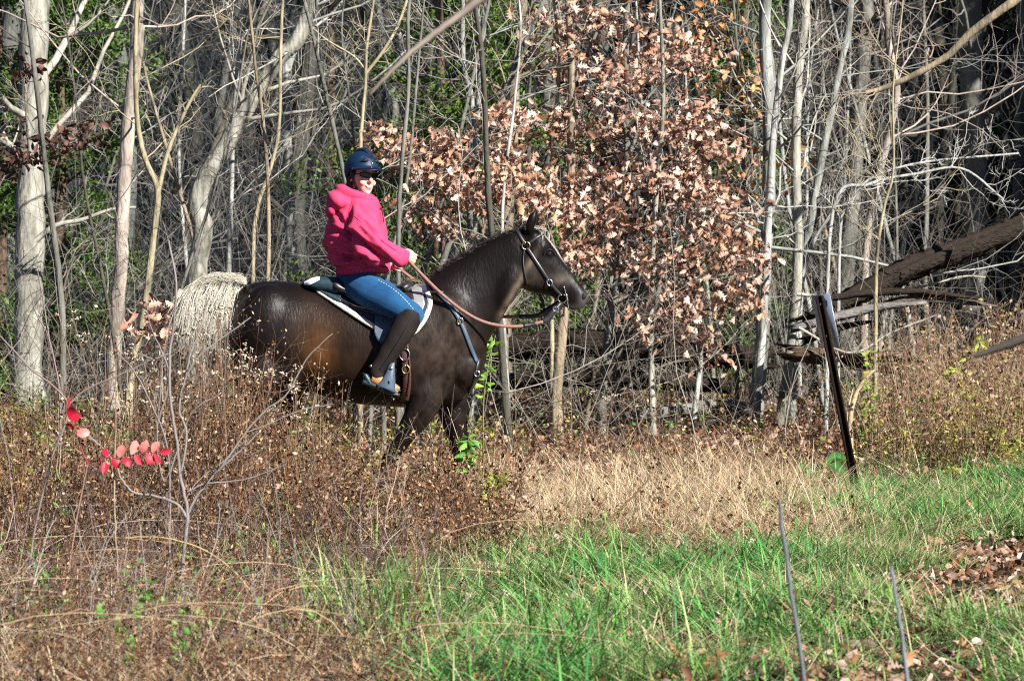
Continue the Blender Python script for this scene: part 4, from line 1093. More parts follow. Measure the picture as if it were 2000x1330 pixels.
sad = thing('saddle', 'dark leather trail saddle under the rider', 'saddle', O(725, 575))
sm = MB()
loft_rows(sm, [tb(640, 548, 570, .12), tb(655, 540, 574, .19), tb(672, 550, 578, .19), tb(700, 563, 582, .17), tb(740, 566, 583, .15), tb(775, 558, 580, .13), tb(797, 548, 572, .11), tb(808, 556, 568, .06)], n=22, pw=2.3)
build('seat', sm, M['black_leather'], sad)
for sd in (-1, 1):
    e = MB(); drape(e, [(640, 566), (680, 574), (730, 578), (775, 575), (805, 563)], [(655, 588), (690, 603), (735, 618), (780, 615), (812, 590)], .022, .007, sd, nu=24, nv=8); build('skirt', e, M['black_leather'], sad)
    e = MB(); drape(e, [(736, 585), (748, 584), (762, 583), (776, 583)], [(734, 650), (742, 668), (756, 673), (770, 660)], .034, .006, sd, nu=14, nv=12); build('fender', e, M['blue_leather'], sad)
    e = MB(); drape(e, [(798, 570), (808, 567), (818, 566), (826, 568)], [(800, 634), (812, 630), (823, 617), (832, 596)], .022, .005, sd, nu=12, nv=10); build('front_flap', e, M['grey_leather'], sad)
    e = MB(); strap(e, [(786, 640), (790, 665), (794, 700), (796, 740), (792, 776)], .052, .006, .030, sd); build('cinch_strap', e, M['brown_leather'], sad)
    e = MB(); strap(e, [(793, 660), (799, 690), (801, 725), (797, 765)], .012, .004, .038, sd); build('strap_edge', e, M['brown_leather'], sad)
    for (x, y, r_) in ((791, 690, .036), (793, 716, .026)):
        h, nn = hit(x, y, sd); e = MB(); ring(e, h + nn * .044, r_, .0042, sx=.85); build('cinch_ring', e, M['steel'] if r_ > .03 else M['brass'], sad)
    e = MB(); strap(e, [(660, 547), (668, 562), (681, 582), (700, 595), (722, 602)], .016, .006, .03, sd); build('cantle_strap', e, M['blue_leather'], sad)
    h, nn = hit(689, 580, sd); e = MB(); ring(e, h + nn * .04, .014, .003); build('saddle_ring', e, M['brass'], sad)
    e = MB(); strap(e, [(656, 585), (690, 601), (716, 608), (736, 607)], .006, .005, .03, sd); build('edge_piping', e, M['brass'], sad)
# stirrups hang on the near and far side
for sd in (-1, 1):
    D = .40 * sd
    e = MB(); loft(e, [O(757, 756, D), O(763, 735, D), O(768, 715, D), O(770, 705, D)], [O(777, 762, D) - O(757, 754, D), (O(777, 735, D) - O(760, 735, D)) * .75, [.022, 0, 0], [.016, 0, 0]], [[0, .05, 0], [0, .045, 0], [0, .03, 0], [0, .016, 0]], n=16, pw=3.0)
    build('stirrup', e, M['blue_leather'], sad)
    e = MB(); ell(e, O(768, 716, D + .034 * sd), (.011, .006, .011)); build('stirrup_bolt', e, M['steel'], sad)
    e = MB(); P = spline([O(770, 705, D), O(778, 680, D * .93), O(784, 650, D * .86), O(780, 610, D * .82)], 12); ribbon(e, P, np.tile([0, sd, 0.0], (12, 1)), .026, .006); build('stirrup_leather', e, M['brown_leather'], sad)
bag = thing('saddle_bag', 'dark teal saddle bag with a pale cloth patch behind the rider', 'bag', O(625, 560))
for sd in (-1, 1):
    e = MB(); drape(e, [(594, 553), (612, 556), (632, 561), (650, 566), (664, 570)], [(600, 561), (614, 569), (634, 580), (652, 590), (668, 596)], .012, .024, sd, nu=22, nv=8); build('side_flap', e, M['bag'], bag)
e = MB(); loft_rows(e, [tb(589, 553, 556, .10), tb(596, 548, 560, .12), tb(608, 544, 564, .15), tb(625, 541, 568, .16), tb(645, 541, 574, .17), tb(660, 543, 578, .17), tb(666, 547, 576, .15)], n=40, pw=3.2)
V, Nn, Q, T = fuse(e, .008, 3); V = V + Nn * (wave3(V, 24, 71, 2) * .010)[:, None]; e = MB(); e.add(V, Q=Q, T=T); build('pouch', e, M['bag'], bag)
e = MB(); P = []
BB = BVHTree.FromPolygons([tuple(v) for v in V], Q + T)
def bhit(px, py):
    a = O(px, py, 0); l, n_, _, _ = BB.ray_cast(Vector((a[0], 22, a[2])), Vector((0, 1, 0)))
    if l is None: l, n_, _, _ = BB.find_nearest(Vector((a[0], 24.8, a[2])))
    return np.array(l), np.array(n_)
for v in np.linspace(0, 1, 6):
    for u in np.linspace(0, 1, 10):
        x = 597 + u * 30; y0 = np.interp(u, [0, .5, 1], [551, 543, 541]); y1 = np.interp(u, [0, .4, 1], [556, 556, 547])
        l, n_ = bhit(x, y0 + (y1 - y0) * v); P.append(l + n_ * .004)
q = [[i * 10 + j, i * 10 + j + 1, i * 10 + j + 11, i * 10 + j + 10] for i in range(5) for j in range(9)]
e.add(np.array(P), Q=q); build('cloth_patch', e, M['white_cloth'], bag)

bc = thing('breast_collar', 'blue black leather breast collar across the horse shoulder', 'breast collar', O(880, 620))
for sd in (-1, 1):
    e = MB(); strap(e, [(808, 572), (835, 573), (868, 572)], .014, .005, .012, sd); build('strap', e, M['black_leather'], bc)
    e = MB(); strap(e, [(842, 556), (860, 574), (880, 597), (898, 624), (910, 652), (921, 682), (931, 706)], .026, .006, .006, sd); build('strap', e, M['blue_leather'], bc)
    h, nn = hit(898, 627, sd); e = MB(); ring(e, h + nn * .018, .020, .004, sx=.8, tilt=.4); build('buckle', e, M['brass'], bc)
e = MB(); strap(e, [(936, 700), (931, 720), (926, 742), (915, 766)], .026, .006, .004); build('chest_strap', e, M['black_leather'], bc)
h, nn = hit(930, 727); e = MB(); ring(e, h + nn * .012, .016, .004); build('chest_ring', e, M['steel'], bc)

br = thing('bridle', 'dark leather bridle with silver buckles on the horse head', 'bridle', O(1060, 520))
for sd in (-1, 1):
    for pts, w in (([(1009, 449), (1016, 462), (1027, 480)], .022), ([(1028, 480), (1040, 470), (1053, 461), (1064, 456)], .020), ([(1029, 484), (1046, 510), (1060, 531), (1073, 551), (1085, 566), (1096, 577)], .022), ([(1024, 488), (1022, 510), (1025, 535), (1030, 556)], .008)):
        e = MB(); strap(e, pts, w, .005, .003, sd, step=3); build('strap', e, M['black_leather'], br)
    h, nn = hit(1028, 481, sd); e = MB(); ring(e, h + nn * .012, .024, .0042); build('ring', e, M['brass'], br)
    h, nn = hit(1073, 551, sd); e = MB(); ring(e, h + nn * .013, .021, .0042, sx=.75, tilt=-.5); build('buckle', e, M['steel'], br)
    h, nn = hit(1100, 584, sd); y0 = h[1] + sd * .018
    def B(x, y, dd=0.0): p = O(x, y, 0); p[1] = y0 + sd * dd; return p
    e = MB(); tubes(e, spline([B(1101, 558), B(1104, 570), B(1108, 590), B(1111, 607)], 10), np.full(10, .0042), 6, cap=True); ring(e, B(1098, 583), .026, .0038); build('bit', e, M['steel'], br)
    e = MB(); tubes(e, spline([B(1105, 573, .003), B(1107, 581, .003), B(1109, 590, .003)], 5), np.full(5, .0062), 6, cap=True); build('bit_sleeve', e, M['brass'], br)
e = MB(); P = np.array([hit(1064, 456)[0], O(1068, 456, -.02), O(1069, 455, 0), O(1068, 456, .02), hit(1064, 456, 1)[0]]); P = spline(P, 14); ribbon(e, P, np.tile([.7, 0, .7], (14, 1)), .020, .005, off=.004); build('browband', e, M['black_leather'], br)

re = thing('reins', 'brown rope reins running from the rider hand to the bit', 'reins', O(940, 620))
for sd, pts in ((-1, [(793, 499, -.21), (800, 509, -.22), (830, 541, -.235), (862, 572, -.245), (900, 603, -.235), (938, 625, -.21), (975, 635, -.18), (1010, 637, -.15), (1035, 634, -.13), (1060, 628, -.115)]),
                (1, [(768, 517, .02), (785, 530, .06), (815, 552, .10), (850, 575, .17), (900, 605, .19), (950, 618, .17), (1000, 619, .14), (1040, 619, .12), (1062, 614, .11)])):
    P = spline(np.array([O(*p) for p in pts]), 60); e = MB(); tubes(e, P, np.full(60, .0105), 8, cap=True); build('rope', e, M['rope'], re)
    P = spline(np.array([O(1022, 636, -.14), O(1036, 634, -.13), O(1046, 631, -.125)]) if sd < 0 else np.array([O(1015, 619, .135), O(1038, 619, .12), O(1056, 616, .112)]), 10); e = MB(); tubes(e, P, np.full(10, .0145), 8, cap=True); build('rope_wrap', e, M['black_leather'], re)
    D = .105 * sd
    P = spline(np.array([O(1058, 629, D * 1.08), O(1068, 624, D), O(1078, 612, D), O(1088, 600, D * .95), O(1096, 590, D * .8)]) if sd < 0 else np.array([O(1052, 617, D), O(1070, 607, D), O(1084, 596, D), O(1096, 588, D * .8)]), 12)
    e = MB(); ribbon(e, P, np.tile([0, sd, 0.0], (12, 1)), np.array([.02, .034, .042, .042, .04, .036, .032, .03, .028, .026, .024, .022]), .007); build('rein_strap', e, M['black_leather'], re)
    e = MB(); ring(e, O(1085, 603, D * .95 + .009 * sd), .016, .004, tilt=.8); build('rein_buckle', e, M['steel'], re)

# ------------------------------------------------------------------ rider
Fd = nrm(np.array([.56, -.83, -.03])); Up = nrm(np.array([.04, .03, 1.0])); Sd = nrm(np.cross(Fd, Up)); Up = np.cross(Sd, Fd)
HC = O(708, 344, -.02)
HM = np.stack([Sd, Fd, Up], 1)              # local x (her right), y forward, z up
def hl(p): return HC + np.asarray(p, float) @ HM.T
def hell(mb, c, r, C=None, n=18): ell(mb, hl(c), r, HM, n, C)
bd = MB()
hell(bd, (0, -.012, .05), (.073, .094, .085), n=24)
def hst(z, hw, yf, yb): return hl((0, (yf + yb) / 2, z)), HM @ np.array([hw, 0, 0]), HM @ np.array([0, (yf - yb) / 2, 0])
loft_rows(bd, [hst(.09, .05, .062, -.07), hst(.06, .066, .082, -.085), hst(.03, .069, .087, -.088), hst(0, .068, .086, -.085), hst(-.03, .065, .085, -.07), hst(-.06, .056, .083, -.05), hst(-.085, .044, .081, -.025), hst(-.105, .03, .076, .0), hst(-.117, .016, .066, .02)], n=26, pw=2.25)
limb(bd, [(*hl((0, .075, .012)), .008), (*hl((0, .092, -.008)), .009), (*hl((0, .103, -.026)), .0125), (*hl((0, .095, -.036)), .011)], n=12)
for s in (-1, 1):
    hell(bd, (.009 * s, .094, -.034), (.008, .009, .007)); hell(bd, (.036 * s, .064, -.042), (.022, .02, .02))
    hell(bd, (.030 * s, .076, .022), (.022, .012, .008)); hell(bd, (.073 * s, -.008, -.012), (.009, .018, .030))
hell(bd, (0, .073, -.103), (.016, .012, .013)); hell(bd, (0, .083, -.062), (.022, .008, .006)); hell(bd, (0, .081, -.075), (.018, .009, .007))
limb(bd, [(*O(702, 362, 0), .058), (*O(700, 385, 0), .055), (*O(697, 405, 0), .075)], n=16)
limb(bd, [(*O(697, 400, 0), .10), (*O(694, 440, 0), .125), (*O(700, 490, 0), .11), (*O(705, 535, 0), .12), (*O(706, 560, 0), .12)], n=20, flat=1.25)
SH = {-1: [(697, 404, -.17, .055), (715, 447, -.245, .047), (735, 492, -.285, .042), (762, 500, -.26, .036), (786, 503, -.225, .028)],
      1: [(700, 404, .17, .055), (720, 450, .23, .047), (738, 500, .22, .042), (755, 512, .12, .035), (768, 517, .045, .028)]}
for s in (-1, 1):
    limb(bd, [(*O(x, y, d), r if k_ == 4 else r * .55) for k_, (x, y, d, r) in enumerate(SH[s])], n=12)
    limb(bd, [(*O(704, 560, .09 * s), .10), (*O(755, 585, .25 * s), .078), (*O(806, 614, .345 * s), .055), (*O(775, 668, .375 * s), .05), (*O(742, 722, .385 * s), .035), (*O(760, 748, .385 * s), .03)], n=14)
# hands: palm, four fingers closed on the rein, thumb on top
def hand(c, f, up, inn):
    f, up, inn = nrm(np.array(f, float)), nrm(np.array(up, float)), nrm(np.array(inn, float))
    c = np.asarray(c, float)
    loft(bd, [c - f * .05, c - f * .02, c + f * .02, c + f * .042], [up * .024, up * .034, up * .040, up * .038], [inn * .018, inn * .016, inn * .014, inn * .012], n=14)
    for k, (z, L) in enumerate(((.030, .95), (.010, 1.05), (-.010, 1.0), (-.029, .82))):
        a = c + f * .042 + up * z
        p = [a - f * .015, a, a + f * .022 * L + inn * .018, a + f * .012 * L + inn * .044 * L, a - f * .014 * L + inn * .044 * L, a - f * .022 * L + inn * .026]
        limb(bd, [(*q, r) for q, r in zip(p, (.0105, .0105, .0098, .0092, .0085, .0075))], n=8, res=16)
    a = c - f * .012 + up * .032 + inn * .006
    p = [a - f * .02 - up * .012, a + f * .012 + up * .008 + inn * .008, a + f * .036 + up * .010 + inn * .02, a + f * .056 + up * .002 + inn * .03]
    limb(bd, [(*q, r) for q, r in zip(p, (.014, .0125, .0105, .008))], n=8, res=12)
hand(O(793, 502, -.215), (.94, .1, -.3), (.3, 0, .94), (.0, 1, .0))
hand(O(766, 514, .05), (.9, -.25, -.35), (.3, 0, .94), (.0, -1, 0))
BV, BN, BQ, BT = fuse(bd, .0042, 3, .45)
C = np.tile(np.array([.56, .35, .27]), (len(BV), 1))
loc = (BV - HC) @ HM
ck = np.exp(-(((np.abs(loc[:, 0]) - .04) / .02) ** 2 + ((loc[:, 2] + .04) / .022) ** 2)) * (loc[:, 1] > .03)
C = C * (1 - .35 * ck[:, None]) + np.array([.62, .26, .2]) * .35 * ck[:, None]
M['skin'] = mat('skin', attr=True, rough=.5, spec=.4, bump=(300, .08, .001))
person = thing('person', 'smiling rider in a pink jacket, blue jeans, sunglasses and navy helmet on the horse', 'person', O(706, 566))
m = MB(); m.add(BV, Q=BQ, T=BT, C=C); build('body', m, M['skin'], person)
FB = BVHTree.FromPolygons([tuple(v) for v in BV], BQ + BT)
def fh(x, z, off=.0):
    o = hl((x, .3, z)); l, n_, _, _ = FB.ray_cast(Vector(o), Vector(-Fd)); return np.array(l) + Fd * off
M['teeth'] = mat('teeth', base=(.62, .57, .50), rough=.3)
M['lips'] = mat('lips', base=(.52, .25, .21), rough=.45)
xs_ = np.linspace(-.026, .026, 13); arc = lambda x: -.0675 + .011 * (x / .026) ** 2
e = MB(); P = np.array([fh(x, arc(x), .001) for x in xs_]); ribbon(e, P, np.tile(Fd, (13, 1)), .0055 * (1 - (xs_ / .029) ** 2) + .0006, .002); build('teeth', e, M['teeth'], person)
e = MB(); tubes(e, np.array([fh(x, arc(x) + .0055 * (1 - (x / .028) ** 2), .001) for x in xs_]), .0017 * (1 - (xs_ / .034) ** 2), 6)
tubes(e, np.array([fh(x, arc(x) - .0065 * (1 - (x / .028) ** 2), .001) for x in xs_]), .0022 * (1 - (xs_ / .034) ** 2), 6); build('lips', e, M['lips'], person)

M['glass'] = mat('black_lens', base=(.003, .003, .004), rough=.12, spec=.25)
sgl = thing('sunglasses', '', '', (0, 0, 0)) if False else None
def shell(mb, f, us, vs_, th):
    nu, nv = len(us), len(vs_)
    A = np.array([hl(f(u, v, 0)) for v in vs_ for u in us]); B_ = np.array([hl(f(u, v, -th)) for v in vs_ for u in us]); n = nu * nv
    i = np.arange(nv - 1)[:, None] * nu; j = np.arange(nu - 1)[None]
    q = np.stack([i + j, i + j + 1, i + nu + j + 1, i + nu + j], -1).reshape(-1, 4)
    rim = list(range(nu)) + [nu * v + nu - 1 for v in range(1, nv)] + [nu * (nv - 1) + u for u in range(nu - 2, -1, -1)] + [nu * v for v in range(nv - 2, 0, -1)]
    sq = [[rim[k], rim[(k + 1) % len(rim)], rim[(k + 1) % len(rim)] + n, rim[k] + n] for k in range(len(rim))]
    mb.add(np.vstack([A, B_]), Q=np.vstack([q, q[:, ::-1] + n, sq]))
e = MB()
for s in (-1, 1):
    shell(e, lambda u, v, o: (s * (.009 + u * .057), .100 - 5.6 * (.009 + u * .057) ** 2 + o, .004 + (v - .5) * (.041 - .014 * abs(u - .42) * (2 if u > .42 else 1.6)) + u * .004), np.linspace(0, 1, 10), np.linspace(0, 1, 6), .003)
    P = np.array([hl((s * .064, .078, .008)), hl((s * .0745, .04, .009)), hl((s * .077, -.005, .006))]); tubes(e, spline(P, 8), np.full(8, .0032), 6, cap=True)
tubes(e, spline([hl((-.012, .100, .010)), hl((0, .103, .011)), hl((.012, .100, .010))], 8), np.full(8, .003), 6)
build('sunglasses', e, M['glass'], person)
M['hair'] = mat('dark_hair', base=(.012, .008, .007), rough=.5, spec=.4, bump=(160, .6, .004, (1, 1, .2)))
e = MB(); hell(e, (0, -.055, -.02), (.076, .055, .075)); limb(e, [(*hl((.01, -.07, -.05)), .055), (*hl((.01, -.075, -.10)), .048), (*hl((.01, -.07, -.14)), .035)], n=14)
for s in (-1, 1): limb(e, [(*hl((.066 * s, .02, .03)), .014), (*hl((.073 * s, .012, -.0)), .012), (*hl((.072 * s, -.03, -.03)), .02), (*hl((.06 * s, -.03, -.09)), .022)], n=10)
V, Nn, Q, T = fuse(e, .006, 2); V += Nn * (wave3(V * [1, 1, .3], 180, 81, 2) * .003)[:, None]; e = MB(); e.add(V, Q=Q, T=T); build('hair', e, M['hair'], person)

M['helmet'] = mat('navy_helmet_shell', base=(.004, .018, .050), rough=.5, spec=.3, noise=(8, (.003, .012, .036), .4))
M['helmet_dark'] = mat('black_vent', base=(.004, .006, .010), rough=.6)
helmet = thing('helmet', 'navy riding helmet with a short visor worn by the rider', 'helmet', HC)
helmet_parent = person
e = MB(); nph, nth = 40, 18
hc, hr = np.array([0, -.012, .036]), np.array([.100, .126, .118])
V = []
for ph in np.arange(nph) * 2 * np.pi / nph:
    fy = math.sin(ph)                        # +1 front, -1 back
    zr = np.interp(fy, [-1, -.3, .35, 1], [-.035, -.022, .040, .055])
    ct = np.clip((zr - hc[2]) / hr[2], -.9, .9); tm = math.acos(ct)
    for k in range(nth):
        th = tm * k / (nth - 1)
        V.append(hc + hr * np.array([math.sin(th) * math.cos(ph), math.sin(th) * math.sin(ph), math.cos(th)]))
V = np.array(V); inner = hc + (V - hc) * .93
W = np.vstack([V, inner]); n = len(V)
Q = []
for a in range(nph):
    b = (a + 1) % nph
    for k in range(nth - 1):
        Q.append([a * nth + k, a * nth + k + 1, b * nth + k + 1, b * nth + k]); Q.append([n + a * nth + k, n + b * nth + k, n + b * nth + k + 1, n + a * nth + k + 1])
    Q.append([a * nth + nth - 1, n + a * nth + nth - 1, n + b * nth + nth - 1, b * nth + nth - 1])
e.add(np.array([hl(v) for v in W]), Q=Q); build('shell', e, M['helmet'], helmet)
def hs(ph, th, off=1.0):
    ph, th = R(ph), R(th)
    return hl(hc + hr * off * np.array([math.sin(th) * math.cos(ph), math.sin(th) * math.sin(ph), math.cos(th)]))
e = MB()
P0, P1 = [], []
for ph in np.linspace(18, 162, 21):
    c_ = math.cos(R(ph)); s_ = math.sin(R(ph))
    zr = np.interp(s_, [.3, 1], [.038, .055]); ct = (zr - hc[2]) / hr[2]; st = math.sqrt(1 - ct * ct)
    b = hc + hr * np.array([st * c_, st * s_, ct]); ex = .056 * max(0, s_ - .3) / .7
    P0.append(hl(b * [.97, .97, 1] + [0, 0, .006])); P1.append(hl(b + np.array([c_ * ex * .5, ex, -.012 * ex / .056])))
P0, P1 = np.array(P0), np.array(P1); mid = (P0 + P1) / 2 + Up * .006
grid = np.vstack([P0, mid, P1]); lo = grid - Up * .007; k = 21
q = [[r_ * k + u, r_ * k + u + 1, (r_ + 1) * k + u + 1, (r_ + 1) * k + u] for r_ in range(2) for u in range(k - 1)]
q2 = [[x + 63 for x in f[::-1]] for f in q]; rim = list(range(21)) + [41, 62] + list(range(61, 41, -1)) + [21]
q3 = [[rim[i_], rim[(i_ + 1) % len(rim)], rim[(i_ + 1) % len(rim)] + 63, rim[i_] + 63] for i_ in range(len(rim))]
e.add(np.vstack([grid, lo]), Q=q + q2 + q3); build('visor', e, M['helmet'], helmet)
for s in (-1, 1):
    c0 = 90 + s * 24
    e = MB(); P = spline([hs(90 + s * 14, 62, 1.0), hs(90 + s * 30, 62, 1.0), hs(90 + s * 48, 68, 1.0)], 10); tubes(e, P, np.array([.002, .007, .011, .013, .013, .012, .01, .008, .005, .002]), 8); build('vent', e, M['helmet_dark'], helmet)
    e = MB(); P = spline([hs(90 + s * 30, 20, 1.01), hs(90 + s * 40, 50, 1.01), hs(90 + s * 75, 74, 1.01), hs(90 + s * 120, 84, 1.01)], 16); tubes(e, P, np.full(16, .0035), 6); build('ridge', e, M['helmet'], helmet)
e = MB(); tubes(e, spline([hs(108, 42, 1.0), hs(90, 52, 1.0), hs(72, 42, 1.0)], 12), np.full(12, .0055), 6); build('vent', e, M['helmet_dark'], helmet)
e = MB(); P = spline([hs(90, 48, 1.0), hs(90, 10, 1.03), hs(270, 30, 1.03), hs(270, 70, 1.0)], 22); tubes(e, P, np.concatenate([np.linspace(.006, .018, 11), np.linspace(.018, .008, 11)]), 8); build('ridge', e, M['helmet'], helmet)
e = MB(); ell(e, hs(90, 70, 1.01), (.0075, .0075, .0075)); build('badge', e, M['steel'], helmet)
e = MB()
for s in (-1, 1):
    P = spline([hl((.078 * s, .01, .03)), hl((.074 * s, .015, -.03)), hl((.05 * s, .035, -.09)), hl((.02 * s, .05, -.122)), hl((0, .054, -.126))], 14); ribbon(e, P, nrm(P - hl((0, -.02, -.04))), .013, .002)
build('chin_strap', e, M['black_leather'], helmet)
# worn clothing moves with the rider
helmet.parent = person; helmet.location = Vector(HC - np.array(person.location))
for kx in ('label', 'category'): 
    if kx in helmet: del helmet[kx]

M['pink'] = mat('pink_canvas', base=(.60, .052, .125), rough=.9, spec=.08, sheen=.05, noise=(11, (.50, .036, .10), .7), bump=(220, .15, .002))
M['fold'] = mat('black_lining', base=(.012, .010, .014), rough=.9)
def ts(l, r, hw): return tb2(r, l, hw)
jk = MB()
def ring_row(l, r, hw):
    a, b = O(*l), O(*r); return (a + b) / 2, (b - a) / 2, np.array([0, hw, 0.0])
loft_rows(jk, [ring_row((660, 534), (757, 526), .175), ring_row((656, 522), (763, 512), .205), ring_row((646, 503), (764, 494), .215), ring_row((634, 474), (760, 468), .222), ring_row((635, 450), (755, 444), .228), ring_row((647, 420), (749, 414), .215), ring_row((662, 396), (742, 394), .185), ring_row((668, 380), (733, 384), .14), ring_row((680, 371), (728, 380), .085)], n=34, pw=2.3)
limb(jk, [(*O(700, 412, -.135), .075), (*O(708, 432, -.205), .088), (*O(720, 462, -.27), .092), (*O(733, 486, -.285), .085), (*O(752, 495, -.27), .072), (*O(772, 500, -.245), .060), (*O(790, 503, -.222), .048), (*O(797, 505, -.218), .044)], n=18)
limb(jk, [(*O(697, 408, .155), .085), (*O(712, 440, .22), .09), (*O(730, 485, .25), .085), (*O(748, 505, .17), .065), (*O(768, 515, .06), .048)], n=16)
V, Nn, Q, T = fuse(jk, .008, 4, .5)
jx = 1000 + V[:, 0] / 25 * F_PX; jy = pxof(np.stack([V[:, 0], np.full(len(V), 25.), V[:, 2]], 1))[1]
def fold(ax, ay, bx, by, w, depth, near=True):
    """a crease pressed into the cloth along a pixel line"""
    dx, dy = bx - ax, by - ay; L2 = dx * dx + dy * dy
    t = np.clip(((jx - ax) * dx + (jy - ay) * dy) / L2, 0, 1)
    dist = np.hypot(jx - ax - t * dx, jy - ay - t * dy)
    side = np.where(V[:, 1] < 25, 1.0, .0 if near else 1.0)
    return (-depth * np.exp(-(dist / w) ** 2) + depth * .55 * np.exp(-((dist - w * 2.0) / (w * 1.1)) ** 2)) * side * np.sin(np.pi * np.clip(t * .9 + .05, 0, 1)) ** .5
dd = wave3(V * [1, 1, 1.6], 14, 91, 3) * .010
for f in ((694, 460, 768, 520, 6, .020), (640, 486, 700, 512, 5, .014), (655, 505, 720, 500, 4, .010), (690, 398, 682, 458, 4, .010), (700, 400, 735, 440, 4, .007), (668, 432, 690, 470, 4, .008), (712, 432, 742, 462, 3, .007), (706, 448, 736, 478, 3, .007), (740, 470, 770, 492, 3, .006), (648, 450, 690, 458, 4, .009), (664, 520, 715, 515, 3, .006), (720, 505, 752, 518, 3, .007), (652, 410, 680, 440, 4, .008), (745, 400, 752, 440, 4, .006)):
    dd = dd + fold(*f[:4], f[4] * 1.2, f[5] * (1.3 if f[1] < 445 and f[0] < 705 else 2.4))
V = V + Nn * dd[:, None]
e = MB(); e.add(V, Q=Q, T=T); build('jacket', e, M['pink'], person)
JB = BVHTree.FromPolygons([tuple(v) for v in V], Q + T)
def jhit(px, py):
    a = O(px, py); l, n_, _, _ = JB.ray_cast(Vector((a[0], 22, a[2])), Vector((0, 1, 0)))
    if l is None: l, n_, _, _ = JB.find_nearest(Vector((a[0], 24.8, a[2])))
    return np.array(l), np.array(n_)
M['seam'] = mat('pink_seam', base=(.36, .012, .07), rough=.85)
for pts in ([(690, 396), (684, 420), (682, 452), (690, 462)], [(696, 424), (722, 446), (748, 470), (782, 494)], [(714, 505), (717, 520), (719, 536)], [(660, 528), (700, 532), (757, 521)]):
    q = spline(np.array(pts, float), 16); P = np.array([jhit(x, y)[0] + jhit(x, y)[1] * .0005 for x, y in q]); e = MB(); tubes(e, P, np.full(16, .0022), 5); build('seam', e, M['seam'], person)
hd = MB()
ell(hd, O(663, 395, -.03), (.094, .17, .066), rotm((0, 1, 0), R(42)), 20)
ell(hd, O(650, 412, -.02), (.046, .15, .056), rotm((0, 1, 0), R(20)), 18); ell(hd, O(676, 396, -.10), (.08, .09, .05), rotm((0, 1, 0), R(20)), 18)
limb(hd, [(*O(668, 372, .10), .034), (*O(662, 374, 0), .036), (*O(668, 372, -.10), .036), (*O(690, 380, -.145), .036), (*O(714, 388, -.14), .034), (*O(732, 398, -.09), .026), (*O(742, 408, -.03), .016)], n=14, res=44)
V, Nn, Q, T = fuse(hd, .0075, 14); V = V + Nn * (wave3(V * [1, .6, 1.2], 20, 95, 2) * .008)[:, None]
e = MB(); e.add(V, Q=Q, T=T); build('hood', e, M['pink'], person)
e = MB(); ell(e, O(672, 371, .0), (.062, .11, .030), rotm((0, 1, 0), R(8)), 18); ell(e, O(694, 379, -.02), (.07, .085, .035), None, 18); build('hood_lining', e, M['fold'], person)
e = MB(); loft_rows(e, [ring_row((661, 541), (757, 533), .155), ring_row((657, 537), (761, 529), .196), ring_row((657, 529), (762, 521), .202), ring_row((660, 524), (759, 516), .18)], n=40, pw=2.3, res=14)
V_, N_, Q_, T_ = fuse(e, .007, 2); a_ = np.arctan2(V_[:, 1] - 25, V_[:, 0] - O(709, 530)[0]); V_ = V_ + N_ * (np.sin(a_ * 46) * .0035)[:, None]
e = MB(); e.add(V_, Q=Q_, T=T_); build('waistband', e, M['pink'], person)
e = MB(); P = spline([O(736, 392, -.09), O(743, 402, -.06), O(748, 418, -.07), O(750, 434, -.09)], 12); tubes(e, P, np.full(12, .0035), 6); build('drawstring', e, M['fold'], person)

M['denim'] = mat('blue_denim', base=(.006, .050, .135), rough=.85, spec=.2, noise=(7, (.018, .10, .22), .7), bump=(260, .4, .002), sheen=.15)
M['stitch'] = mat('pale_stitch', base=(.6, .6, .55), rough=.8)
e = MB()
ell(e, O(703, 556, 0), (.155, .20, .11), rotm((0, 1, 0), R(12)), 20)
for s in (-1, 1): limb(e, [(*O(700, 557, .10 * s), .112), (*O(728, 571, .20 * s), .108), (*O(760, 586, .285 * s), .096), (*O(790, 602, .34 * s), .082), (*O(808, 612, .355 * s), .070), (*O(806, 628, .362 * s), .055)], n=18)
V, Nn, Q, T = fuse(e, .0085, 4); V = V + Nn * (wave3(V * [1, 1, 1.5], 18, 97, 2) * .005)[:, None]
e = MB(); e.add(V, Q=Q, T=T); build('jeans', e, M['denim'], person)
NB = BVHTree.FromPolygons([tuple(v) for v in V], Q + T)
def nhit(px, py):
    a = O(px, py); l, n_, _, _ = NB.ray_cast(Vector((a[0], 22, a[2])), Vector((0, 1, 0)))
    if l is None: l, n_, _, _ = NB.find_nearest(Vector((a[0], 24.6, a[2])))
    return np.array(l), np.array(n_)
q = spline(np.array([(742, 547), (768, 562), (792, 582), (812, 604)], float), 33); e = MB()
for k in range(0, 32, 2): tubes(e, np.array([nhit(*q[k])[0] + nhit(*q[k])[1] * .001, nhit(*q[k + 1])[0] + nhit(*q[k + 1])[1] * .001]), np.full(2, .0026), 5)
build('stitching', e, M['stitch'], person)
M['suede'] = mat('dark_brown_suede', base=(.010, .0075, .007), rough=.8, spec=.2, noise=(12, (.022, .015, .012), .6), bump=(90, .3, .003))
M['boot'] = mat('teal_black_boot', base=(.012, .03, .034), rough=.45, spec=.5)
M['tanboot'] = mat('tan_boot_leather', base=(.36, .17, .07), rough=.55)
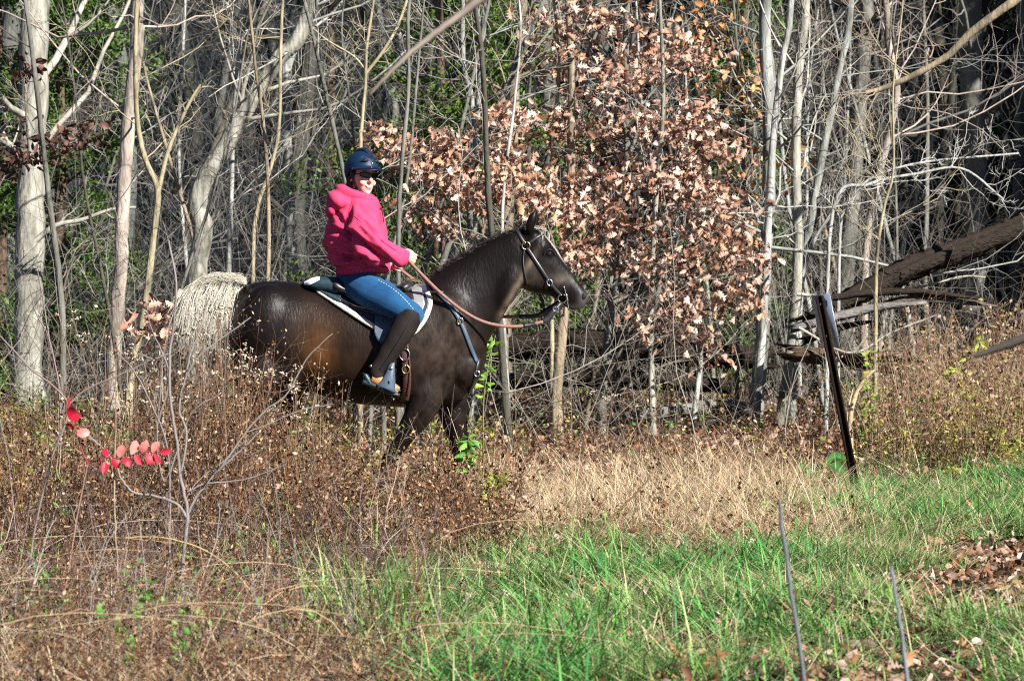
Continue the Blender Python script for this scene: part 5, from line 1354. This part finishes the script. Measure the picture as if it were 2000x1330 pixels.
for s in (-1, 1):
    D = lambda a: a * s
    e = MB(); limb(e, [(*O(806, 606, D(.36)), .072), (*O(800, 622, D(.368)), .080), (*O(786, 650, D(.385)), .074), (*O(768, 680, D(.39)), .062), (*O(752, 704, D(.39)), .052), (*O(740, 722, D(.39)), .047), (*O(742, 736, D(.39)), .044)], n=20)
    V, Nn, Q, T = fuse(e, .008, 3); V = V + Nn * (wave3(V, 24, 99, 2) * .004)[:, None]
    e = MB(); e.add(V, Q=Q, T=T); build('half_chap', e, M['suede'], person)
    e = MB(); P = np.array([O(812, 612, D(.44)), O(792, 648, D(.463)), O(768, 688, D(.458)), O(748, 716, D(.442))]); tubes(e, spline(P, 12), np.full(12, .003), 5); build('zip', e, M['black_leather'], person)
    e = MB(); limb(e, [(*O(730, 735, D(.39)), .038), (*O(740, 738, D(.39)), .044), (*O(756, 747, D(.39)), .040), (*O(772, 755, D(.39)), .034), (*O(782, 760, D(.39)), .026)], n=16)
    V, Nn, Q, T = fuse(e, .006, 3); e = MB(); e.add(V, Q=Q, T=T); bo = build('boot', e, M['tanboot'], person)
    e = MB(); a = [O(713, 741, D(.39)), O(735, 749, D(.39)), O(760, 761, D(.39)), O(784, 768, D(.39))]
    loft(e, a, [[.004, 0, .016], [.0, 0, .018], [.0, 0, .013], [.004, 0, .011]], [[0, .03, 0], [0, .036, 0], [0, .042, 0], [0, .03, 0]], n=14, pw=3.0); build('sole', e, M['boot'], bo)
    e = MB(); loft(e, [O(718, 726, D(.39)), O(722, 735, D(.39)), O(726, 745, D(.39))], [[.022, 0, -.006], [.030, 0, -.008], [.034, 0, -.01]], [[0, .03, 0], [0, .035, 0], [0, .034, 0]], n=14); build('heel_counter', e, M['boot'], bo)
    e = MB(); ell(e, O(729, 711, D(.445)), (.008, .006, .008)); build('spur_button', e, M['steel'], bo)

# ------------------------------------------------------------------ sign post, foreground plants
sg = thing('sign_post', 'leaning rusty steel post carrying a sign plate seen edge on', 'sign post', at(1673, 952, 27.7))
a, b = at(1675, 975, 27.7), at(1598, 577, 27.7); b[1] -= .05
ax = nrm(b - a); sx = nrm(np.cross(ax, [0, 1.0, 0])); sy = np.cross(sx, ax)
e = MB()
L = np.linalg.norm(b - a); c = (a + b) / 2; RM = np.stack([sx, sy, ax], 1)
box(e, c, (.015, .005, L / 2), RM); box(e, c + sx * .0125 - sy * .0165, (.003, .0165, L / 2 - .002), RM); box(e, c - sx * .0125 - sy * .0165, (.003, .0165, L / 2 - .002), RM)
box(e, c + sx * .021 - sy * .033, (.008, .003, L / 2 - .004), RM); box(e, c - sx * .021 - sy * .033, (.008, .003, L / 2 - .004), RM)
build('post', e, M['rust'], sg)
e = MB(); pr = RM @ rotm((0, 0, 1), R(66)); pc = b - ax * .185 - sx * .019 + sy * .075
box(e, pc, (.13, .0035, .185), pr); build('plate', e, M['plate'], sg)
e = MB()
for t in (.06, .28): ell(e, b - ax * t - sy * .012, (.01, .008, .01))
build('bolt', e, M['steel'], sg)

def plant(name, label, cat, branches, tone, leaves=None, seed=0, kids=0, base_i=0):
    """branches: (Y, [(px,py)...], w0, w1) pixel widths; first one starts at the ground"""
    Y, pts, w0, w1 = branches[0]
    p0 = at(*pts[0], Y); g = np.random.default_rng(seed)
    root = thing(name, label, cat, (p0[0], p0[1], float(gz(p0[0], p0[1])) if name != 'branch' else p0[2]))
    e = MB()
    for n, (Y, pts, w0, w1) in enumerate(branches):
        P = np.array([at(x, y, Y) for x, y in pts])
        if n == 0 and name != 'branch':
            P = np.vstack([[P[0][0], P[0][1], float(gz(P[0][0], P[0][1])) - .03], P[1:] if P[0][2] - gz(P[0][0], P[0][1]) < .05 else P])
        if len(P) < 2: continue
        k = max(8, len(P) * 5); q = spline(P, k); rr = np.linspace(w0, w1, k) * Y / F_PX * .5
        q = q + g.normal(size=q.shape) * .0012
        tubes(e, q, rr, 6)
        if kids:
            P2, R2 = grow(q[None], rr[None], kids, .3, .95, (25, 60), (.08, .25), 5, .15, .03, .6, g, absmin=.0012); tubes(e, P2, R2, 3)
    o = build('stem', e, M['twig'], root); o.color = (*tone, 1)
    return root
GY = (.25, .225, .215); PU = (.22, .17, .17)
plant('sapling', 'bare grey sapling with arching twigs in the left foreground', 'sapling', [
    (18.8, [(357, 1190), (356, 1120), (362, 1050), (366, 1000), (352, 930), (345, 860), (334, 790), (331, 700), (338, 640), (344, 560), (330, 470)], 9.6, 3.4),
    (18.8, [(364, 1010), (345, 985), (300, 968), (262, 962), (240, 940), (224, 905), (205, 880), (170, 848)], 6.4, 2.5),
    (18.8, [(366, 1005), (390, 960), (430, 915), (470, 880), (505, 845)], 5.6, 3.4), (18.7, [(430, 915), (480, 845), (520, 800), (560, 770), (600, 700), (650, 650)], 4.0, 1.7),
    (18.8, [(352, 930), (365, 850), (350, 800), (362, 740), (385, 700), (420, 670), (490, 620)], 4.8, 2.5), (18.9, [(362, 740), (372, 690), (392, 640), (410, 570)], 4.0, 1.7),
    (18.7, [(346, 880), (322, 940), (310, 900), (307, 850), (312, 780), (318, 700)], 3.2, 1.7), (18.8, [(360, 1170), (385, 1120), (418, 1075), (428, 1000), (425, 980)], 4.0, 2.5), (18.8, [(425, 1050), (440, 1020), (470, 990)], 3.2, 1.7), (18.7, [(480, 845), (520, 830), (590, 800), (650, 790)], 2.4, 1.7), (18.8, [(345, 870), (380, 800), (430, 770)], 2.4, 1.7),
    (18.8, [(366, 960), (400, 945), (450, 940), (500, 930), (560, 905)], 3.2, 1.7), (18.9, [(331, 690), (300, 700), (270, 690)], 3.2, 1.7)], GY, seed=31, kids=4)
plant('weed', 'tall pale weed stalk standing left of the foreground sapling', 'weed', [(18.6, [(229, 1250), (231, 1150), (226, 1050), (223, 940), (226, 840), (226, 700)], 5, 2)], (.34, .26, .18), seed=32, kids=2)
plant('weed', 'reddish weed stalk leaning right below the red leaflets', 'weed', [(18.6, [(112, 1235), (132, 1120), (145, 1040), (160, 960), (172, 905)], 5, 3)], (.30, .17, .14), seed=33)
plant('weed', 'pale dead twig leaning at the lower left corner', 'weed', [(17.5, [(14, 1320), (40, 1225), (60, 1160), (75, 1120), (95, 1095)], 6, 3), (17.5, [(60, 1160), (90, 1050), (110, 1010)], 3, 2)], (.42, .38, .34), seed=34)
plant('weed', 'forked purple grey twig crossing the left edge above the red leaflets', 'weed', [(19.5, [(60, 1080), (100, 900), (133, 790), (60, 720), (0, 655)], 5, 3), (19.5, [(133, 790), (170, 760), (240, 730), (300, 700)], 4, 2)], PU, seed=35)
plant('weed', 'slanting bare weed stem in the brush left of the tail', 'weed', [(20.5, [(330, 900), (300, 800), (262, 725), (228, 690)], 5, 2), (20.5, [(310, 820), (330, 730), (295, 640), (285, 590)], 4, 2)], PU, seed=36, kids=3)
plant('weed', 'arching yellow straw stem across the foreground sapling', 'weed', [(18.3, [(530, 1250), (500, 1170), (440, 1100), (370, 1062), (300, 1048), (245, 1050)], 4, 2)], (.5, .36, .16), seed=37)
plant('weed', 'tall grey weed stalk standing in front of the thick mossy trunk', 'weed', [(24, [(118, 900), (115, 760), (95, 660), (70, 610), (58, 560)], 5, 2), (24, [(100, 690), (80, 560), (70, 520)], 3, 2)], PU, seed=38, kids=4)
# blurred things close to the lens
plant('branch', 'blurred pale branch hanging in from the top, close to the lens', 'branch', [(11.5, [(1010, -60), (930, 5), (865, 55), (800, 105), (745, 160), (722, 185)], 20, 4)], (.30, .25, .205), seed=41)
plant('branch', 'blurred dark branch entering at the right edge, close to the lens', 'branch', [(13, [(2080, 620), (2000, 660), (1950, 680), (1900, 696)], 26, 9)], (.05, .042, .038), seed=42)
plant('weed', 'blurred dark grey stem at the bottom, left one of two near the lens', 'weed', [(12.4, [(1590, 1420), (1572, 1330), (1550, 1190), (1534, 1080), (1522, 975)], 10, 7)], (.13, .14, .17), seed=43)
plant('weed', 'blurred blue grey stem at the bottom, right one of two near the lens', 'weed', [(12.2, [(1785, 1420), (1772, 1330), (1760, 1230), (1748, 1150), (1740, 1105)], 9, 7)], (.17, .19, .22), seed=44)
plant('weed', 'brown weed stem leaning right at the edge of the straw', 'weed', [(21.5, [(1120, 1110), (1150, 1060), (1200, 1005), (1250, 955), (1270, 930)], 5, 3)], (.20, .12, .06), seed=45, kids=3)
plant('weed', 'pale straight stick leaning across the grass left of centre', 'weed', [(20, [(850, 1185), (905, 1152), (960, 1120), (1010, 1098)], 6, 4)], (.46, .36, .27), seed=46)
plant('weed', 'arched tan grass stem bending left beside the sign post', 'weed', [(30.5, [(1668, 930), (1660, 830), (1672, 770), (1700, 730), (1715, 722)], 12, 6), (30.5, [(1672, 900), (1655, 820), (1665, 760)], 5, 3)], (.55, .40, .24), seed=47)
plant('weed', 'arched yellow stem bending right from the sign post foot', 'weed', [(30, [(1690, 905), (1720, 870), (1765, 852), (1830, 845)], 5, 2)], (.5, .36, .14), seed=48)

# red leaflets on two compound leaves
M['red'] = mat('red_leaflet', attr=True, rough=.5, spec=.4, trans=.35)
sm_ = thing('sumac_sprig', 'bright red compound leaves hanging on the foreground weed stalk at left', 'plant', at(172, 905, 18.6))
e = MB()
for pts in ([(172, 905), (195, 898), (225, 888), (262, 880), (312, 882)], [(172, 905), (160, 880), (152, 850), (140, 820), (131, 796)], [(195, 898), (200, 912), (205, 925)]):
    P = spline(np.array([at(x, y, 18.6) for x, y in pts]), 12); tubes(e, P, np.linspace(.004, .002, 12), 5)
o = build('stalk', e, M['twig'], sm_); o.color = (.35, .02, .05, 1)
gg = np.random.default_rng(66)
for (x, y, ang, s, dark) in ((232, 893, 70, .058, 0), (256, 888, 72, .062, 0), (277, 886, 66, .060, 0), (298, 886, 60, .056, 0), (312, 884, 12, .045, 1), (214, 890, 125, .045, 1), (220, 893, -60, .05, 1), (240, 893, -50, .05, 1), (263, 888, -45, .055, 1), (285, 886, -50, .055, 1), (303, 884, -55, .05, 1), (206, 902, -100, .05, 1), (198, 902, -75, .045, 1),
                        (150, 848, 10, .055, 0), (142, 845, 70, .05, 1), (134, 815, 60, .055, 1), (137, 820, 20, .05, 1), (133, 800, 95, .055, 1), (146, 838, 150, .045, 1)):
    V, Q = oval_shapes[gg.integers(0, 6)]
    col = np.array((.72, .10, .085) if not dark else (.55, .015, .045)) * gg.uniform(.85, 1.1)
    if not dark: col = np.array((.78, .27, .23))
    mm = MB(); mm.add(V * [1, 1.15, .6], Q=Q, C=col)
    l = link('leaflet', mm.mesh('leaflet', M['red']), sm_)
    f = nrm(np.array([math.cos(R(ang)), gg.normal() * .25 - .1, math.sin(R(ang))])); n_ = nrm(np.array([.5, -1, .45]) + gg.normal(size=3) * (.25 if not dark else .6)); s_ = nrm(np.cross(n_, f)); n_ = np.cross(f, s_)
    m4 = Matrix(np.stack([f, s_, n_], 1).tolist()).to_4x4() @ Matrix.Diagonal((s * 1.15, s * 1.2, s * 1.9, 1)); m4.translation = Vector(at(x, y, 18.55) - np.array(sm_.location)); l.matrix_local = m4

# leafy plants one can tell apart
def leafy(name, label, Y, pts, hgt, n, size, pal, seed, w=4, side=.10, droop=.2, shape='s'):
    g = np.random.default_rng(seed); P = np.array([at(x, y, Y) for x, y in pts]); b = np.array([P[0][0], Y, float(gz(P[0][0], Y)) - .02])
    P = spline(np.vstack([b, P]), 20); root = thing(name, label, 'plant', b)
    e = MB(); tubes(e, P, np.linspace(w, w * .4, 20) * Y / F_PX * .5, 5); o = build('stem', e, M['twig'], root); o.color = (.18, .2, .07, 1)
    sh = [leaf_shape('oval', seed + k) for k in range(3)]; sh = [(V * [1, .6, 1], Q) for V, Q in sh]
    for k in range(n):
        t = g.uniform(.3, 1); p = P[int(t * 19)]; V, Q = sh[k % 3]
        m = MB(); m.add(V, Q=Q, C=palette(g, 1, pal)[0]); l = link('leaf', m.mesh('leaf', M['green']), root)
        f = nrm(np.array([g.choice([-1, 1]) * g.uniform(.5, 1), g.normal() * .6, g.uniform(-.6, .5) - droop])); n_ = nrm(np.array([.3, -.8, .8]) + g.normal(size=3) * .4); s_ = nrm(np.cross(n_, f)); n_ = np.cross(f, s_)
        s = g.uniform(*size); m4 = Matrix(np.stack([f, s_, n_], 1).tolist()).to_4x4() @ Matrix.Diagonal((s, s, s, 1)); m4.translation = Vector(p - np.array(root.location)); l.matrix_local = m4
YG = [(.25, .42, .05), (.18, .36, .05), (.33, .45, .08), (.14, .28, .04)]
leafy('goldenrod', 'bright yellow green leafy plant at the chest of the horse', 26.5, [(944, 800), (950, 740), (958, 690), (968, 655)], 1, 26, (.05, .10), YG, 71)
leafy('goldenrod', 'green leafy weed in front of the far foreleg', 23.6, [(905, 930), (912, 880), (916, 850)], 1, 44, (.05, .10), [(.12, .3, .06), (.2, .36, .06), (.1, .24, .05)], 72)
leafy('goldenrod', 'yellowish leafy weed below the green weed at the foreleg', 22.5, [(955, 1000), (962, 950), (975, 925)], 1, 40, (.05, .09), [(.32, .36, .05), (.24, .3, .05)], 73)
leafy('broadleaf_weed', 'dark green broad leaved weed at the foot of the sign post', 29.4, [(1605, 960), (1600, 935), (1610, 905)], 1, 10, (.14, .22), [(.06, .22, .05), (.08, .26, .07)], 74)
leafy('goldenrod', 'yellow green weed left of the dead weeds near the sign plate', 33, [(1700, 820), (1702, 740), (1698, 660)], 1, 36, (.06, .12), YG[:2] + [(.4, .36, .06)], 75)
leafy('goldenrod', 'yellow leaved arching weed in the tall dead weeds, upper one', 32, [(1830, 820), (1850, 740), (1905, 690), (1925, 630)], 1, 34, (.06, .12), [(.42, .40, .06), (.3, .36, .06)], 76)
leafy('goldenrod', 'yellow leaved weed low in the tall dead weeds', 31, [(1880, 900), (1890, 840), (1880, 790)], 1, 40, (.05, .10), [(.46, .36, .05), (.36, .3, .05)], 77)
leafy('seedling', 'small light green plant beneath the belly of the horse', 27, [(545, 800), (548, 770)], 1, 14, (.05, .08), YG, 78)

# white headed asters
M['aster'] = mat('dry_aster_head', base=(.44, .38, .29), rough=.95, spec=.05, noise=(60, (.4, .35, .27), .5))
heads = []
for k_ in range(4):
    g = np.random.default_rng(60 + k_); hm = MB()
    for q in range(6): ell(hm, g.normal(size=3) * [.010, .010, .003], np.array([.0055, .0055, .004]) * g.uniform(.6, 1.2), None, 5)
    heads.append(hm.mesh('seed_head', M['aster']))
def aster(label, Y, px, py, n, seed, spread=38, group=None):
    g = np.random.default_rng(seed); tip = at(px, py, Y); b = np.array([tip[0] + g.normal() * .05, Y, float(gz(tip[0], Y)) - .02])
    root = thing('aster', label, 'weed', b, group)
    P = spline([b, b * .5 + tip * .5 + g.normal(size=3) * .02, tip], 14); e = MB(); tubes(e, P, np.linspace(.0045, .002, 14), 5)
    for k in range(n):
        h = tip + np.array([g.normal() * spread * Y / F_PX, g.normal() * .05, -abs(g.normal()) * spread * .8 * Y / F_PX])
        st = P[g.integers(6, 13)]; tubes(e, spline([st, st * .4 + h * .6 - [0, 0, .02], h], 6), np.full(6, .0016), 3)
        o = link('seed_head', heads[k % 4], root); o.location = Vector(h - b); s = g.uniform(.7, 1.3); o.scale = (s, s, s); o.rotation_euler = (g.normal() * .4, g.normal() * .4, g.uniform(0, 6))
    build('stem', e, M['twig'], root).color = (.24, .15, .1, 1)
for k, (lb, Y, x, y, n) in enumerate((('white headed dead aster before the tail tip', 21.5, 395, 640, 16), ('white headed dead aster at the rear edge of the hind leg', 21.8, 455, 680, 14), ('white headed dead aster in front of the thigh', 22, 525, 712, 16), ('white headed dead aster below the stifle', 22.2, 578, 738, 12),
                                       ('white headed dead aster in the brush left of the tail', 22.5, 262, 690, 12), ('white headed dead aster low under the belly', 22.4, 548, 785, 14), ('white headed dead aster near the pinkish trunk foot', 24, 205, 650, 12), ('white headed dead aster left of the foreground sapling', 21, 300, 760, 12),
                                       ('white seed headed weed right of the sign post foot', 29, 1762, 905, 10), ('white seed headed weed below the muzzle stem', 31, 1180, 760, 9), ('white headed dead aster before the thick mossy trunk', 25, 120, 605, 12), ('drooping white headed aster across the middle of the tail', 21.2, 425, 598, 10))):
    aster(lb, Y, x, y, n, 970 + k)
